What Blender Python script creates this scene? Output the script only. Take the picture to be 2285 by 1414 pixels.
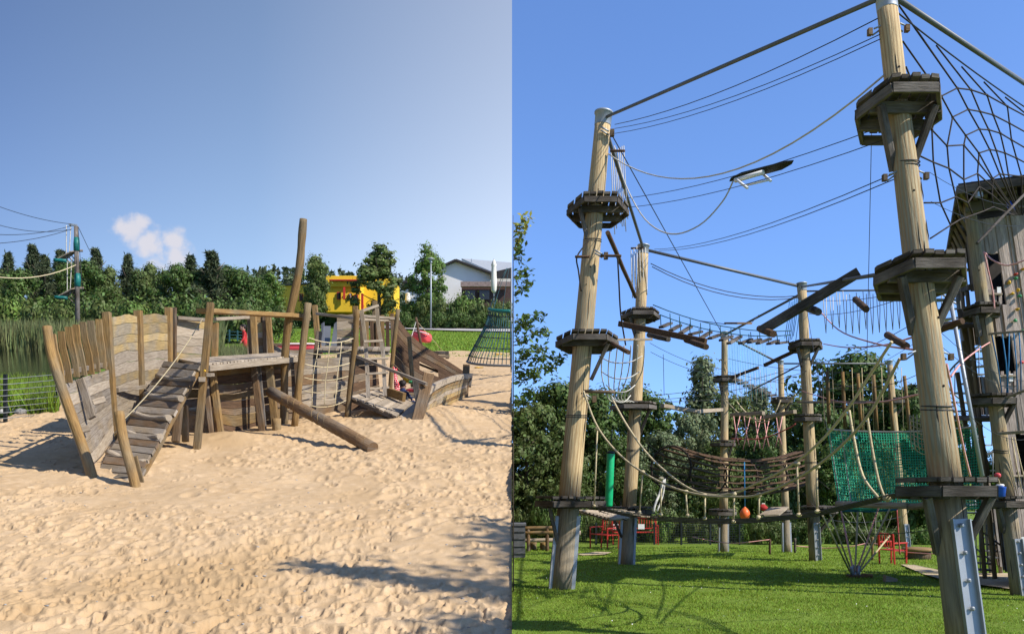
import bpy, bmesh, math, random
import numpy as np
from mathutils import Vector, Matrix
for o in list(bpy.data.objects): bpy.data.objects.remove(o)
SC = bpy.context.scene
COL = SC.collection
R = math.radians
random.seed(7); RNG = np.random.default_rng(7)

# ------------------------------------------------------------------ camera
FP, HZ, CZ = 2000.0, 1040.0, 1.6          # focal length and horizon row in photo pixels, eye height in metres
cam = bpy.data.cameras.new('camera'); camo = bpy.data.objects.new('camera', cam); COL.objects.link(camo)
cam.sensor_width = 36; cam.lens = 36*FP/2285; cam.clip_end = 5000; cam.clip_start = 0.05
camo.location = (0, 0, CZ); camo.rotation_euler = (R(90), 0, 0); cam.shift_y = (HZ-707)/2285
SC.camera = camo
# ------------------------------------------------------------------ sun, sky
SUN_EL, SUN_AZ = R(42), R(-26)            # azimuth measured from +x (right), negative = towards the viewer's back
sd = Vector((math.cos(SUN_EL)*math.cos(SUN_AZ), math.cos(SUN_EL)*math.sin(SUN_AZ), math.sin(SUN_EL)))
sl = bpy.data.lights.new('sun', 'SUN'); slo = bpy.data.objects.new('sun', sl); COL.objects.link(slo)
sl.energy = 4.0; sl.angle = R(0.5); sl.color = (1, .93, .82)
slo.rotation_euler = (-sd).to_track_quat('-Z', 'Y').to_euler()
SC.view_settings.view_transform = 'Standard'; SC.view_settings.look = 'None'
SC.view_settings.exposure = 0.8; SC.view_settings.gamma = 1; SC.view_settings.use_curve_mapping = False
SC.render.engine = 'CYCLES'
SC.cycles.max_bounces = 6; SC.cycles.transparent_max_bounces = 8; SC.cycles.use_denoising = True

W = bpy.data.worlds.new('World'); SC.world = W; W.use_nodes = True
nt = W.node_tree; nt.nodes.clear()
def N(t, **kw):
    n = nt.nodes.new(t)
    for k, v in kw.items(): setattr(n, k, v)
    return n
def L(a, b): nt.links.new(a, b)
def math_(op, a, b=None, c=None, clamp=False):
    n = N('ShaderNodeMath', operation=op, use_clamp=clamp)
    for i, v in enumerate((a, b, c)):
        if v is None: continue
        if isinstance(v, (int, float)): n.inputs[i].default_value = v
        else: L(v, n.inputs[i])
    return n.outputs[0]
out = N('ShaderNodeOutputWorld'); bg = N('ShaderNodeBackground'); L(bg.outputs[0], out.inputs[0])
bg.inputs[1].default_value = 0.15
tc = N('ShaderNodeTexCoord'); sep = N('ShaderNodeSeparateXYZ'); L(tc.outputs['Generated'], sep.inputs[0])
def skytex(air, dust, ozone, lift, gain, tint):
    s = N('ShaderNodeTexSky', sky_type='NISHITA'); s.sun_disc = False
    s.sun_elevation = SUN_EL; s.sun_rotation = math.pi/2 - SUN_AZ
    s.air_density = air; s.dust_density = dust; s.ozone_density = ozone; s.altitude = 400
    cx = N('ShaderNodeCombineXYZ'); L(sep.outputs[0], cx.inputs[0]); L(sep.outputs[1], cx.inputs[1])
    L(math_('MULTIPLY_ADD', math_('MAXIMUM', sep.outputs[2], -0.02), gain, lift), cx.inputs[2]); L(cx.outputs[0], s.inputs[0])
    m = N('ShaderNodeMix', data_type='RGBA', blend_type='MULTIPLY'); m.inputs[0].default_value = 1
    L(s.outputs[0], m.inputs[6]); m.inputs[7].default_value = (*tint, 1)
    return m.outputs[2]
SKY_L = skytex(1.0, 1.2, 2.0, .0, 1.15, (1.08, 1.0, .98))
SKY_R = skytex(1.0, 0.1, 4.0, .13, 1.0, (.74, .84, 1.02))
# a fair-weather cumulus low in the hazier half of the sky
u = math_('DIVIDE', sep.outputs[0], math_('MAXIMUM', sep.outputs[1], .05)); v = math_('DIVIDE', sep.outputs[2], math_('MAXIMUM', sep.outputs[1], .05))
cuv = N('ShaderNodeCombineXYZ'); L(u, cuv.inputs[0]); L(v, cuv.inputs[1])
nz = N('ShaderNodeTexNoise'); nz.inputs['Scale'].default_value = 75; nz.inputs['Detail'].default_value = 8; L(cuv.outputs[0], nz.inputs['Vector'])
acc = None
for (cx_, cy_, r_, w_) in ((296, 512, 46, 1.1), (268, 506, 32, .8), (330, 545, 52, 1), (350, 585, 50, .6), (388, 535, 40, 1.1), (396, 572, 46, .95), (402, 605, 44, .7), (312, 498, 34, .9), (355, 545, 30, .6)):
    d = N('ShaderNodeVectorMath', operation='DISTANCE'); L(cuv.outputs[0], d.inputs[0]); d.inputs[1].default_value = ((cx_-1142.5)/FP, (HZ-cy_)/FP, 0)
    f = math_('MULTIPLY', math_('SUBTRACT', 1.0, math_('DIVIDE', d.outputs['Value'], r_/FP), clamp=True), w_)
    acc = f if acc is None else math_('MAXIMUM', acc, f)
mask = N('ShaderNodeMapRange', interpolation_type='SMOOTHSTEP'); L(math_('ADD', acc, math_('MULTIPLY', math_('SUBTRACT', nz.outputs[0], .5), 1.1)), mask.inputs[0])
mask.inputs[1].default_value = .10; mask.inputs[2].default_value = .75; mask.inputs[3].default_value = 0; mask.inputs[4].default_value = .88
cm = math_('MULTIPLY', mask.outputs[0], math_('GREATER_THAN', acc, .001))
hz = N('ShaderNodeValToRGB'); L(math_('MULTIPLY_ADD', u, 1/.5714, 1.0, clamp=True), hz.inputs[0])      # haze thickens towards the sun side
hz.color_ramp.elements[0].color = (.235, .26, .30, 1); hz.color_ramp.elements[1].color = (.75, .61, .49, 1); e_ = hz.color_ramp.elements.new(.5); e_.color = (.37, .375, .37, 1)
hm = N('ShaderNodeMix', data_type='RGBA', blend_type='MULTIPLY'); hm.inputs[0].default_value = 1; L(SKY_L, hm.inputs[6]); L(hz.outputs[0], hm.inputs[7])
h2 = N('ShaderNodeMix', data_type='RGBA', blend_type='MULTIPLY'); h2.inputs[0].default_value = 1; L(hm.outputs[2], h2.inputs[6]); h2.inputs[7].default_value = (2, 2, 2, 1)
cl = N('ShaderNodeMix', data_type='RGBA'); L(cm, cl.inputs[0]); L(h2.outputs[2], cl.inputs[6]); cl.inputs[7].default_value = (2.95, 2.85, 3.05, 1)
mx = N('ShaderNodeMix', data_type='RGBA'); L(math_('GREATER_THAN', sep.outputs[0], 0.0), mx.inputs[0]); L(cl.outputs[2], mx.inputs[6]); L(SKY_R, mx.inputs[7])
L(mx.outputs[2], bg.inputs[0])

# ------------------------------------------------------------------ places: photo pixel + distance -> point of the place
def P(px, py, Y): return Vector(((px-1142.5)/FP*Y, Y, CZ-(py-HZ)/FP*Y))
def GL(Y):                                  # the playground slope rises away from the viewer
    return CZ-1.44+.175*Y if Y < 110 else CZ-1.44+19.25+.06*(Y-110)
def GR(Y): return CZ-1.2-.045*Y if Y < 30 else CZ-2.55-.01*(Y-30)   # the lawn falls slightly
def YL(py): return 2880/(py-690)
def YR(py): return 2400/(py-1130)

# ------------------------------------------------------------------ materials
MATS = {}
def mat(name, col=(.5, .5, .5), rough=.8, metal=0, kind=None, col2=None, scale=8, bump=.3, rnd=.25, aniso=(1, 1, 1), coord='UV', transl=0, detail=4, spec=.3, knots=0, grey=None, gscale=2.5, wave=None):
    m = bpy.data.materials.new(name); MATS[name] = m; m.use_nodes = True
    t = m.node_tree; b = t.nodes['Principled BSDF']
    b.inputs['Roughness'].default_value = rough; b.inputs['Metallic'].default_value = metal; b.inputs['Specular IOR Level'].default_value = spec
    def n(ty, **kw):
        x = t.nodes.new(ty)
        for k, v in kw.items(): setattr(x, k, v)
        return x
    tcn = n('ShaderNodeTexCoord'); src = tcn.outputs[coord]
    oi = n('ShaderNodeObjectInfo')
    mp = n('ShaderNodeMapping'); mp.inputs['Scale'].default_value = aniso; t.links.new(src, mp.inputs[0])
    off = n('ShaderNodeVectorMath', operation='MULTIPLY_ADD'); t.links.new(oi.outputs['Random'], off.inputs[0]); off.inputs[1].default_value = (37, 23, 11); t.links.new(mp.outputs[0], off.inputs[2])
    nz = n('ShaderNodeTexNoise'); nz.inputs['Scale'].default_value = scale; nz.inputs['Detail'].default_value = detail; nz.inputs['Roughness'].default_value = .65
    t.links.new(off.outputs[0], nz.inputs['Vector'])
    ramp = n('ShaderNodeMix', data_type='RGBA'); c2 = col2 or tuple(c*.55 for c in col)
    mr = n('ShaderNodeMapRange'); mr.inputs[1].default_value = .34; mr.inputs[2].default_value = .66; t.links.new(nz.outputs[0], mr.inputs[0])
    t.links.new(mr.outputs[0], ramp.inputs[0]); ramp.inputs[6].default_value = (*c2, 1); ramp.inputs[7].default_value = (*col, 1)
    cur = ramp.outputs[2]
    if grey:
        n2 = n('ShaderNodeTexNoise'); n2.inputs['Scale'].default_value = gscale; n2.inputs['Detail'].default_value = 3
        o2 = n('ShaderNodeVectorMath', operation='MULTIPLY_ADD'); t.links.new(oi.outputs['Random'], o2.inputs[0]); o2.inputs[1].default_value = (11, 41, 7); t.links.new(src, o2.inputs[2]); t.links.new(o2.outputs[0], n2.inputs['Vector'])
        r2 = n('ShaderNodeMapRange'); r2.inputs[1].default_value = .42; r2.inputs[2].default_value = .62; t.links.new(n2.outputs[0], r2.inputs[0])
        gm = n('ShaderNodeMix', data_type='RGBA'); t.links.new(r2.outputs[0], gm.inputs[0]); t.links.new(cur, gm.inputs[6])
        g2 = n('ShaderNodeMix', data_type='RGBA'); t.links.new(mr.outputs[0], g2.inputs[0]); g2.inputs[6].default_value = (*[c*.6 for c in grey], 1); g2.inputs[7].default_value = (*grey, 1)
        t.links.new(g2.outputs[2], gm.inputs[7]); cur = gm.outputs[2]
    if wave:
        wv = n('ShaderNodeTexWave', wave_type='BANDS', bands_direction='Y'); wv.inputs['Scale'].default_value = 1; wv.inputs['Distortion'].default_value = 9; wv.inputs['Detail'].default_value = 3; wv.inputs['Detail Scale'].default_value = .8
        wm = n('ShaderNodeMapping'); wm.inputs['Scale'].default_value = (.9, 7, 1); t.links.new(src, wm.inputs[0]); wo = n('ShaderNodeVectorMath', operation='MULTIPLY_ADD'); t.links.new(oi.outputs['Random'], wo.inputs[0]); wo.inputs[1].default_value = (17, 29, 5); t.links.new(wm.outputs[0], wo.inputs[2]); t.links.new(wo.outputs[0], wv.inputs['Vector'])
        wr = n('ShaderNodeMapRange'); wr.inputs[1].default_value = .15; wr.inputs[2].default_value = .55; wr.inputs[3].default_value = .75; wr.inputs[4].default_value = 0; t.links.new(wv.outputs['Fac'], wr.inputs[0])
        wx = n('ShaderNodeMix', data_type='RGBA'); t.links.new(wr.outputs[0], wx.inputs[0]); t.links.new(cur, wx.inputs[6]); wx.inputs[7].default_value = (*wave, 1); cur = wx.outputs[2]
    if knots:
        vo = n('ShaderNodeTexVoronoi'); vo.inputs['Scale'].default_value = knots; t.links.new(off.outputs[0], vo.inputs['Vector'])
        kr = n('ShaderNodeMapRange'); kr.inputs[1].default_value = .05; kr.inputs[2].default_value = .16; t.links.new(vo.outputs['Distance'], kr.inputs[0])
        km = n('ShaderNodeMix', data_type='RGBA', blend_type='MULTIPLY'); km.inputs[0].default_value = 1; t.links.new(cur, km.inputs[6])
        kc = n('ShaderNodeMix', data_type='RGBA'); t.links.new(kr.outputs[0], kc.inputs[0]); kc.inputs[6].default_value = (.45, .36, .28, 1); kc.inputs[7].default_value = (1, 1, 1, 1)
        t.links.new(kc.outputs[2], km.inputs[7]); cur = km.outputs[2]
    if rnd:
        hs = n('ShaderNodeHueSaturation'); vr = n('ShaderNodeMapRange'); vr.inputs[3].default_value = 1-rnd; vr.inputs[4].default_value = 1+rnd
        if kind == 'leaf':
            gi = n('ShaderNodeNewGeometry'); t.links.new(gi.outputs['Random Per Island'], vr.inputs[0])
            hr = n('ShaderNodeMapRange'); hr.inputs[3].default_value = .475; hr.inputs[4].default_value = .525; t.links.new(gi.outputs['Random Per Island'], hr.inputs[0]); t.links.new(hr.outputs[0], hs.inputs['Hue'])
        else: t.links.new(oi.outputs['Random'], vr.inputs[0])
        t.links.new(vr.outputs[0], hs.inputs['Value']); t.links.new(cur, hs.inputs['Color']); cur = hs.outputs[0]
    t.links.new(cur, b.inputs['Base Color'])
    if bump:
        bp = n('ShaderNodeBump'); bp.inputs['Strength'].default_value = bump; bp.inputs['Distance'].default_value = .02; t.links.new(nz.outputs[0], bp.inputs['Height']); t.links.new(bp.outputs[0], b.inputs['Normal'])
    if transl:
        o = t.nodes['Material Output']; tr = n('ShaderNodeBsdfTranslucent'); t.links.new(cur, tr.inputs[0]); ms = n('ShaderNodeMixShader'); ms.inputs[0].default_value = transl
        t.links.new(b.outputs[0], ms.inputs[1]); t.links.new(tr.outputs[0], ms.inputs[2]); t.links.new(ms.outputs[0], o.inputs[0])
    return m
G = (6, 60, 60)          # wood grain: long along u, fine across v
mat('wood_tan', (.27, .165, .058), .85, aniso=G, scale=1, bump=.5, col2=(.15, .085, .03), knots=.14, grey=(.225, .165, .09))
mat('wood_yellow', (.42, .30, .125), .85, aniso=G, scale=1, bump=.5, col2=(.29, .20, .085), knots=.13, grey=(.34, .28, .19))
mat('wood_grey', (.29, .25, .20), .9, aniso=G, scale=1, bump=.6, col2=(.155, .125, .095), knots=.14, grey=(.26, .20, .13))
mat('wood_pale', (.42, .35, .26), .9, aniso=G, scale=1, bump=.5, col2=(.26, .205, .145), knots=.13)
mat('wood_dark', (.085, .070, .056), .9, aniso=G, scale=1, bump=.6, col2=(.035, .028, .023), grey=(.17, .15, .13))
mat('wood_brown', (.125, .073, .04), .9, aniso=G, scale=1, bump=.6, col2=(.06, .034, .02))
mat('wood_hull', (.185, .112, .055), .9, aniso=G, scale=1, bump=.5, col2=(.095, .056, .028), knots=.13, grey=(.175, .135, .095))
mat('pole_wood', (.58, .445, .24), .8, aniso=(3, 40, 40), scale=1, bump=.6, col2=(.41, .30, .155), knots=.10, grey=(.33, .29, .19), gscale=1.1, rnd=.06, wave=(.31, .20, .095))
mat('pole_old', (.33, .255, .14), .85, aniso=(3, 40, 40), scale=1, bump=.6, col2=(.20, .145, .075), knots=.10, grey=(.27, .24, .17), rnd=.06)
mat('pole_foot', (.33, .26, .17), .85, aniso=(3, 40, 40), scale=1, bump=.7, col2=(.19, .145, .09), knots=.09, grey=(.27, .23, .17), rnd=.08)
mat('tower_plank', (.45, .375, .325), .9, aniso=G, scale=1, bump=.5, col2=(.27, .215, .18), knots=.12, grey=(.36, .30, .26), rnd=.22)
mat('steel', (.36, .385, .40), .5, .45, scale=3, coord='Object', col2=(.29, .31, .33), bump=.05, rnd=.05)
mat('steel_dull', (.15, .155, .16), .55, .4, scale=2, coord='Object', bump=0, rnd=.1, col2=(.12, .125, .13))
mat('cable', (.05, .05, .052), .5, .5, bump=0, rnd=.2)
mat('rope_cream', (.56, .47, .29), .9, aniso=(60, 12, 1), scale=2, bump=.5, col2=(.40, .325, .19))
mat('rope_white', (.52, .50, .45), .9, bump=0, col2=(.4, .38, .33), rnd=.1)
mat('rope_dark', (.045, .035, .028), .9, bump=0)
mat('rope_pink', (.62, .22, .20), .9, bump=0, col2=(.66, .42, .38), scale=40)
mat('rope_red', (.45, .10, .09), .9, bump=0)
mat('rope_cyan', (.20, .55, .66), .8, bump=0)
mat('rope_blue', (.03, .17, .36), .8, bump=0)
mat('rope_teal', (.03, .10, .12), .8, bump=0)
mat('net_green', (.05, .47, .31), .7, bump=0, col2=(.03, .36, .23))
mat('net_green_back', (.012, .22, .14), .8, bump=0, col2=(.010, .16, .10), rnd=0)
mat('pad_green', (.005, .42, .16), .45, bump=.05, col2=(.004, .33, .12), rnd=0, spec=.5)
mat('pad_teal', (.012, .15, .13), .5, bump=.05, rnd=.1)
mat('paint_red', (.52, .035, .02), .45, bump=0, col2=(.42, .03, .02), rnd=.05, spec=.5)
mat('plastic_red', (.62, .07, .08), .5, bump=.1, col2=(.5, .06, .07), coord='Object', scale=4, rnd=0)
mat('plastic_orange', (.85, .16, .03), .4, bump=.05, rnd=0, col2=(.7, .13, .03))
mat('plastic_blue', (.02, .10, .52), .45, bump=0, rnd=0)
mat('plastic_yellow', (.75, .45, .03), .5, bump=0, rnd=0)
mat('plastic_green', (.05, .32, .12), .5, bump=0, rnd=0)
mat('plastic_white', (.75, .75, .73), .5, bump=0, rnd=0, col2=(.68, .68, .66))
mat('plastic_black', (.012, .013, .013), .6, bump=0, rnd=0, spec=.5)
mat('box_grey', (.12, .125, .13), .8, bump=.1, coord='Object', rnd=0)
mat('fence_metal', (.02, .028, .03), .6, .2, bump=0)
mat('leaf_dark', (.105, .160, .036), .6, kind='leaf', bump=0, rnd=.5, col2=(.068, .112, .026), coord='Object', scale=1.2, transl=.32)
mat('leaf_mid', (.135, .172, .046), .6, kind='leaf', bump=0, rnd=.45, col2=(.085, .12, .034), coord='Object', scale=1.2, transl=.3)
mat('leaf_bright', (0.163, 0.240, 0.046), .6, kind='leaf', bump=0, rnd=.4, col2=(0.091, 0.156, 0.033), coord='Object', scale=1.2, transl=.3)
mat('leaf_yellow', (0.390, 0.364, 0.065), .6, kind='leaf', bump=0, rnd=.4, col2=(0.208, 0.260, 0.052), coord='Object', scale=1.2, transl=.3)
mat('leaf_birch', (0.195, 0.234, 0.111), .6, kind='leaf', bump=0, rnd=.4, col2=(0.111, 0.143, 0.065), coord='Object', scale=1.2, transl=.3)
mat('needle', (.092, .112, .052), .7, kind='leaf', bump=0, rnd=.5, col2=(.058, .078, .036), coord='Object', scale=1.2, transl=.2)
mat('reed', (.20, .20, .085), .8, kind='leaf', bump=0, rnd=.5, col2=(.09, .13, .04), coord='Object', scale=.6, transl=.3)
mat('grass_blade', (.265, .36, .04), .7, kind='leaf', bump=0, rnd=.45, col2=(.19, .28, .03), coord='Object', scale=1.0, transl=.4)
mat('bark', (.13, .10, .07), .9, aniso=(4, 20, 20), scale=1, bump=.6)
mat('wall_yellow', (.74, .49, .03), .8, bump=.05, coord='Object', col2=(.68, .44, .03), scale=1, rnd=0)
mat('wall_white', (.66, .64, .62), .85, bump=.05, coord='Object', col2=(.6, .58, .56), scale=.6, rnd=0)
mat('roof_and_shade_dark', (.035, .03, .028), .7, bump=.1, coord='Object', rnd=0)  # dark roofing; also the near-black painted shade inside the plank tower
mat('roof_metal', (.42, .44, .45), .5, .3, bump=.05, coord='Object', rnd=0, col2=(.36, .38, .4))
mat('wall_maroon', (.085, .045, .04), .7, bump=.05, coord='Object', rnd=0)
mat('fascia_pink', (.30, .22, .20), .7, bump=.05, coord='Object', rnd=0)
mat('glass_dark', (.02, .022, .025), .15, bump=0, rnd=0, spec=.6)
mat('cloth_white', (.72, .69, .62), .85, bump=.1, coord='Object', rnd=0, col2=(.62, .59, .52))
mat('skin', (.55, .33, .24), .6, bump=0, rnd=0)
mat('hair', (.018, .012, .01), .6, bump=0, rnd=0)
mat('cloth_navy', (.025, .045, .13), .9, bump=.1, coord='Object', rnd=0)
mat('cloth_red', (.5, .04, .04), .9, bump=.1, coord='Object', rnd=0)
mat('asphalt', (.40, .38, .36), .95, bump=.2, coord='Object', scale=20, rnd=0, col2=(.33, .31, .29))
mat('rock', (.42, .41, .39), .9, bump=.5, coord='Object', scale=6)
mat('earth', (.20, .14, .08), .95, bump=.5, coord='Object', scale=5, rnd=0)
# ------------------------------------------------------------------ mesh building
ORG = {}
def tag(o, label=None, cat=None, group=None, kind=None):
    if label: o['label'] = label
    if cat: o['category'] = cat
    if group: o['group'] = group
    if kind: o['kind'] = kind
    return o
def thing(name, label, cat, loc, group=None):
    o = bpy.data.objects.new(name, None); COL.objects.link(o); o.location = loc; o.empty_display_size = .2
    ORG[o.name] = Vector(loc); return tag(o, label, cat, group)
class MB:
    def __init__(s): s.v = []; s.f = []; s.uv = []; s.sm = []
    def face(s, idx, uvs, smooth=False): s.f.append(idx); s.uv.extend(uvs); s.sm.append(smooth)
    def sweep(s, path, sec, up=None, radii=None, smooth=True, cap=True, tw=None):
        path = [Vector(p) for p in path]; n = len(path); k = len(sec); base = len(s.v); L_ = 0
        per = [0]
        for i in range(k): per.append(per[-1]+math.dist(sec[i], sec[(i+1) % k]))
        prevside = None; ls = []
        for i, p in enumerate(path):
            t = (path[min(i+1, n-1)]-path[max(i-1, 0)])
            if t.length < 1e-9: t = Vector((0, 0, 1))
            t.normalize()
            ref = Vector(up) if up else (Vector((0, 0, 1)) if abs(t.z) < .9 else Vector((0, -1, 0)))
            if up is None and prevside is not None:
                side = prevside-t*prevside.dot(t)
            else: side = t.cross(ref)
            if side.length < 1e-6: side = t.cross(Vector((1, .1, 0)))
            side.normalize(); prevside = side; u2 = side.cross(t)
            r = radii[i] if radii else 1
            if i: L_ += (p-path[i-1]).length
            ls.append(L_)
            for (a, b) in sec: s.v.append(p+side*(a*r)+u2*(b*r))
        r0 = radii[0] if radii else 1
        for i in range(n-1):
            for j in range(k):
                a = base+i*k+j; b = base+i*k+(j+1) % k
                s.face((a, b, b+k, a+k), [(ls[i], per[j]*r0), (ls[i], per[j+1]*r0), (ls[i+1], per[j+1]*r0), (ls[i+1], per[j]*r0)], smooth)
        if cap:
            s.face(tuple(base+k-1-j for j in range(k)), [(.1*sec[k-1-j][0], sec[k-1-j][1]) for j in range(k)])
            e = base+(n-1)*k
            s.face(tuple(e+j for j in range(k)), [(.1*sec[j][0], sec[j][1]) for j in range(k)])
        return s
    def beam(s, p, q, w, h, up=None, bev=.12):
        a, b = w/2, h/2; c = min(a, b)*bev*1.6
        sec = [(-a, -b+c), (-a+c, -b), (a-c, -b), (a, -b+c), (a, b-c), (a-c, b), (-a+c, b), (-a, b-c)]
        return s.sweep([p, q], sec, up, smooth=False)
    def path_beam(s, path, w, h, up=None):
        a, b = w/2, h/2; return s.sweep(path, [(-a, -b), (a, -b), (a, b), (-a, b)], up, smooth=False)
    def tube(s, path, r, n=7, radii=None, cap=True):
        sec = [(math.cos(2*math.pi*j/n)*r, math.sin(2*math.pi*j/n)*r) for j in range(n)]
        return s.sweep(path, sec, None, radii, True, cap)
    def log(s, p, q, r0, r1=None, n=12, wob=.04, segs=5, seed=0):
        rr = random.Random(seed); p, q = Vector(p), Vector(q); r1 = r1 or r0; d = (q-p).length
        pts = []; rad = []
        for i in range(segs+1):
            t = i/segs; k = 0 if i in (0, segs) else 1
            pts.append(p.lerp(q, t)+Vector((rr.uniform(-1, 1), rr.uniform(-1, 1), rr.uniform(-1, 1)))*r0*wob*3*k)
            rad.append((r0+(r1-r0)*t)*(1+rr.uniform(-wob, wob)))
        return s.tube(pts, 1, n, rad)
    def strip(s, lo, hi, th, smooth=False):      # a board given by its lower and upper edge
        n = len(lo); base = len(s.v); L_ = 0
        for i in range(n):
            a, b = Vector(lo[i]), Vector(hi[i]); t = Vector(lo[min(i+1, n-1)])-Vector(lo[max(i-1, 0)])
            nn = t.cross(b-a); nn = nn.normalized()*th/2 if nn.length > 1e-9 else Vector((0, -th/2, 0))
            s.v.extend([a-nn, a+nn, b+nn, b-nn])
        for i in range(n-1):
            l2 = L_+(Vector(lo[i+1])-Vector(lo[i])).length; h = (Vector(hi[i])-Vector(lo[i])).length
            vs = [0, th, th+h, 2*th+h, 2*th+2*h]
            for j in range(4):
                a = base+i*4+j; b = base+i*4+(j+1) % 4
                s.face((a, a+4, b+4, b), [(L_, vs[j]), (l2, vs[j]), (l2, vs[j+1]), (L_, vs[j+1])], smooth)
            L_ = l2
        s.face((base, base+1, base+2, base+3), [(0, 0), (0, th), (.05, th), (.05, 0)])
        e = base+(n-1)*4; s.face((e+3, e+2, e+1, e), [(0, 0), (0, th), (.05, th), (.05, 0)])
        return s
    def box(s, c, sx, sy, sz, rz=0):
        c = Vector(c); m = Matrix.Rotation(rz, 3, 'Z')
        return s.beam(c-m @ Vector((sx/2, 0, 0)), c+m @ Vector((sx/2, 0, 0)), sy, sz, up=(0, 0, 1), bev=.05)
    def poly(s, pts, th, nrm):                  # extruded polygon
        n = len(pts); base = len(s.v); nv = Vector(nrm).normalized()*th
        s.v.extend([Vector(p) for p in pts]); s.v.extend([Vector(p)+nv for p in pts])
        e1 = (Vector(pts[1])-Vector(pts[0])).normalized(); e2 = nv.normalized().cross(e1); uv = [((Vector(p)-Vector(pts[0])).dot(e1), (Vector(p)-Vector(pts[0])).dot(e2)) for p in pts]
        s.face(tuple(base+i for i in range(n)), uv); s.face(tuple(base+2*n-1-i for i in range(n)), uv[::-1])
        for i in range(n):
            j = (i+1) % n; s.face((base+j, base+i, base+n+i, base+n+j), [uv[j], uv[i], (uv[i][0], uv[i][1]+th), (uv[j][0], uv[j][1]+th)])
        return s
    def lathe(s, c, prof, n=14, axis=(0, 0, 1)):
        c = Vector(c); ax = Vector(axis).normalized(); pts = [c+ax*z for r, z in prof]
        sec = [(math.cos(2*math.pi*j/n), math.sin(2*math.pi*j/n)) for j in range(n)]
        return s.sweep(pts, sec, None, [max(r, 1e-4) for r, z in prof])
    def blob(s, c, rx, ry, rz, seed=0, amp=.12, lev=2):
        bm = bmesh.new(); bmesh.ops.create_icosphere(bm, subdivisions=lev, radius=1); rr = random.Random(seed); ph = [rr.uniform(0, 6) for _ in range(6)]
        base = len(s.v)
        for v in bm.verts:
            k = 1+amp*(math.sin(3*v.co.x+ph[0])+math.sin(3.7*v.co.y+ph[1])+math.sin(4.1*v.co.z+ph[2]))/2
            s.v.append(Vector(c)+Vector((v.co.x*rx, v.co.y*ry, v.co.z*rz))*k)
        for f in bm.faces:
            s.face(tuple(base+v.index for v in f.verts), [(v.co.x, v.co.z) for v in f.verts], True)
        bm.free(); return s
def mesh_from(name, mb, org, m):
    me = bpy.data.meshes.new(name); me.from_pydata([v-org for v in mb.v], [], mb.f)
    uvl = me.uv_layers.new(name='UVMap'); uvl.data.foreach_set('uv', [c for u_ in mb.uv for c in u_])
    me.polygons.foreach_set('use_smooth', mb.sm); me.materials.append(MATS[m]); me.update(); return me
def ob(name, mb, m, parent=None, label=None, cat=None, group=None, kind=None):
    if parent is None:
        xs = [v.x for v in mb.v]; ys = [v.y for v in mb.v]; zs = [v.z for v in mb.v]
        org = Vector(((min(xs)+max(xs))/2, (min(ys)+max(ys))/2, min(zs)))
    else: org = ORG[parent.name]
    o = bpy.data.objects.new(name, mesh_from(name, mb, org, m)); COL.objects.link(o)
    if parent is None: o.location = org
    else: o.parent = parent
    ORG[o.name] = org
    return tag(o, label, cat, group, kind)
def npmesh(name, V, F, m, uv=None):
    me = bpy.data.meshes.new(name); k = F.shape[1]
    me.vertices.add(len(V)); me.vertices.foreach_set('co', V.astype(np.float32).ravel())
    me.loops.add(F.size); me.loops.foreach_set('vertex_index', F.astype(np.int32).ravel())
    me.polygons.add(len(F)); me.polygons.foreach_set('loop_start', np.arange(0, F.size, k, dtype=np.int32)); me.polygons.foreach_set('loop_total', np.full(len(F), k, dtype=np.int32))
    me.materials.append(MATS[m]); me.update(calc_edges=True); return me
def link(name, me, loc=(0, 0, 0), parent=None, **kw):
    o = bpy.data.objects.new(name, me); COL.objects.link(o); o.location = loc
    if parent is not None: o.parent = parent
    ORG[o.name] = Vector((0, 0, 0)); return tag(o, **kw)
def sag(p, q, s, n=10): p, q = Vector(p), Vector(q); return [p.lerp(q, i/n)-Vector((0, 0, 4*s*(i/n)*(1-i/n))) for i in range(n+1)]
def smooth(pts, n=6):                           # Catmull-Rom through points
    pts = [Vector(p) for p in pts]; o = []
    for i in range(len(pts)-1):
        a, b, c, d = pts[max(i-1, 0)], pts[i], pts[i+1], pts[min(i+2, len(pts)-1)]
        for j in range(n):
            t = j/n; o.append(.5*((2*b)+(c-a)*t+(2*a-5*b+4*c-d)*t*t+(3*b-a-3*c+d)*t**3))
    o.append(pts[-1]); return o
def ordinal(i): return ['first', 'second', 'third', 'fourth', 'fifth', 'sixth', 'seventh', 'eighth', 'ninth', 'tenth', 'eleventh', 'twelfth', 'thirteenth', 'fourteenth', 'fifteenth', 'sixteenth', 'seventeenth', 'eighteenth', 'nineteenth', 'twentieth'][i]

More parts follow.
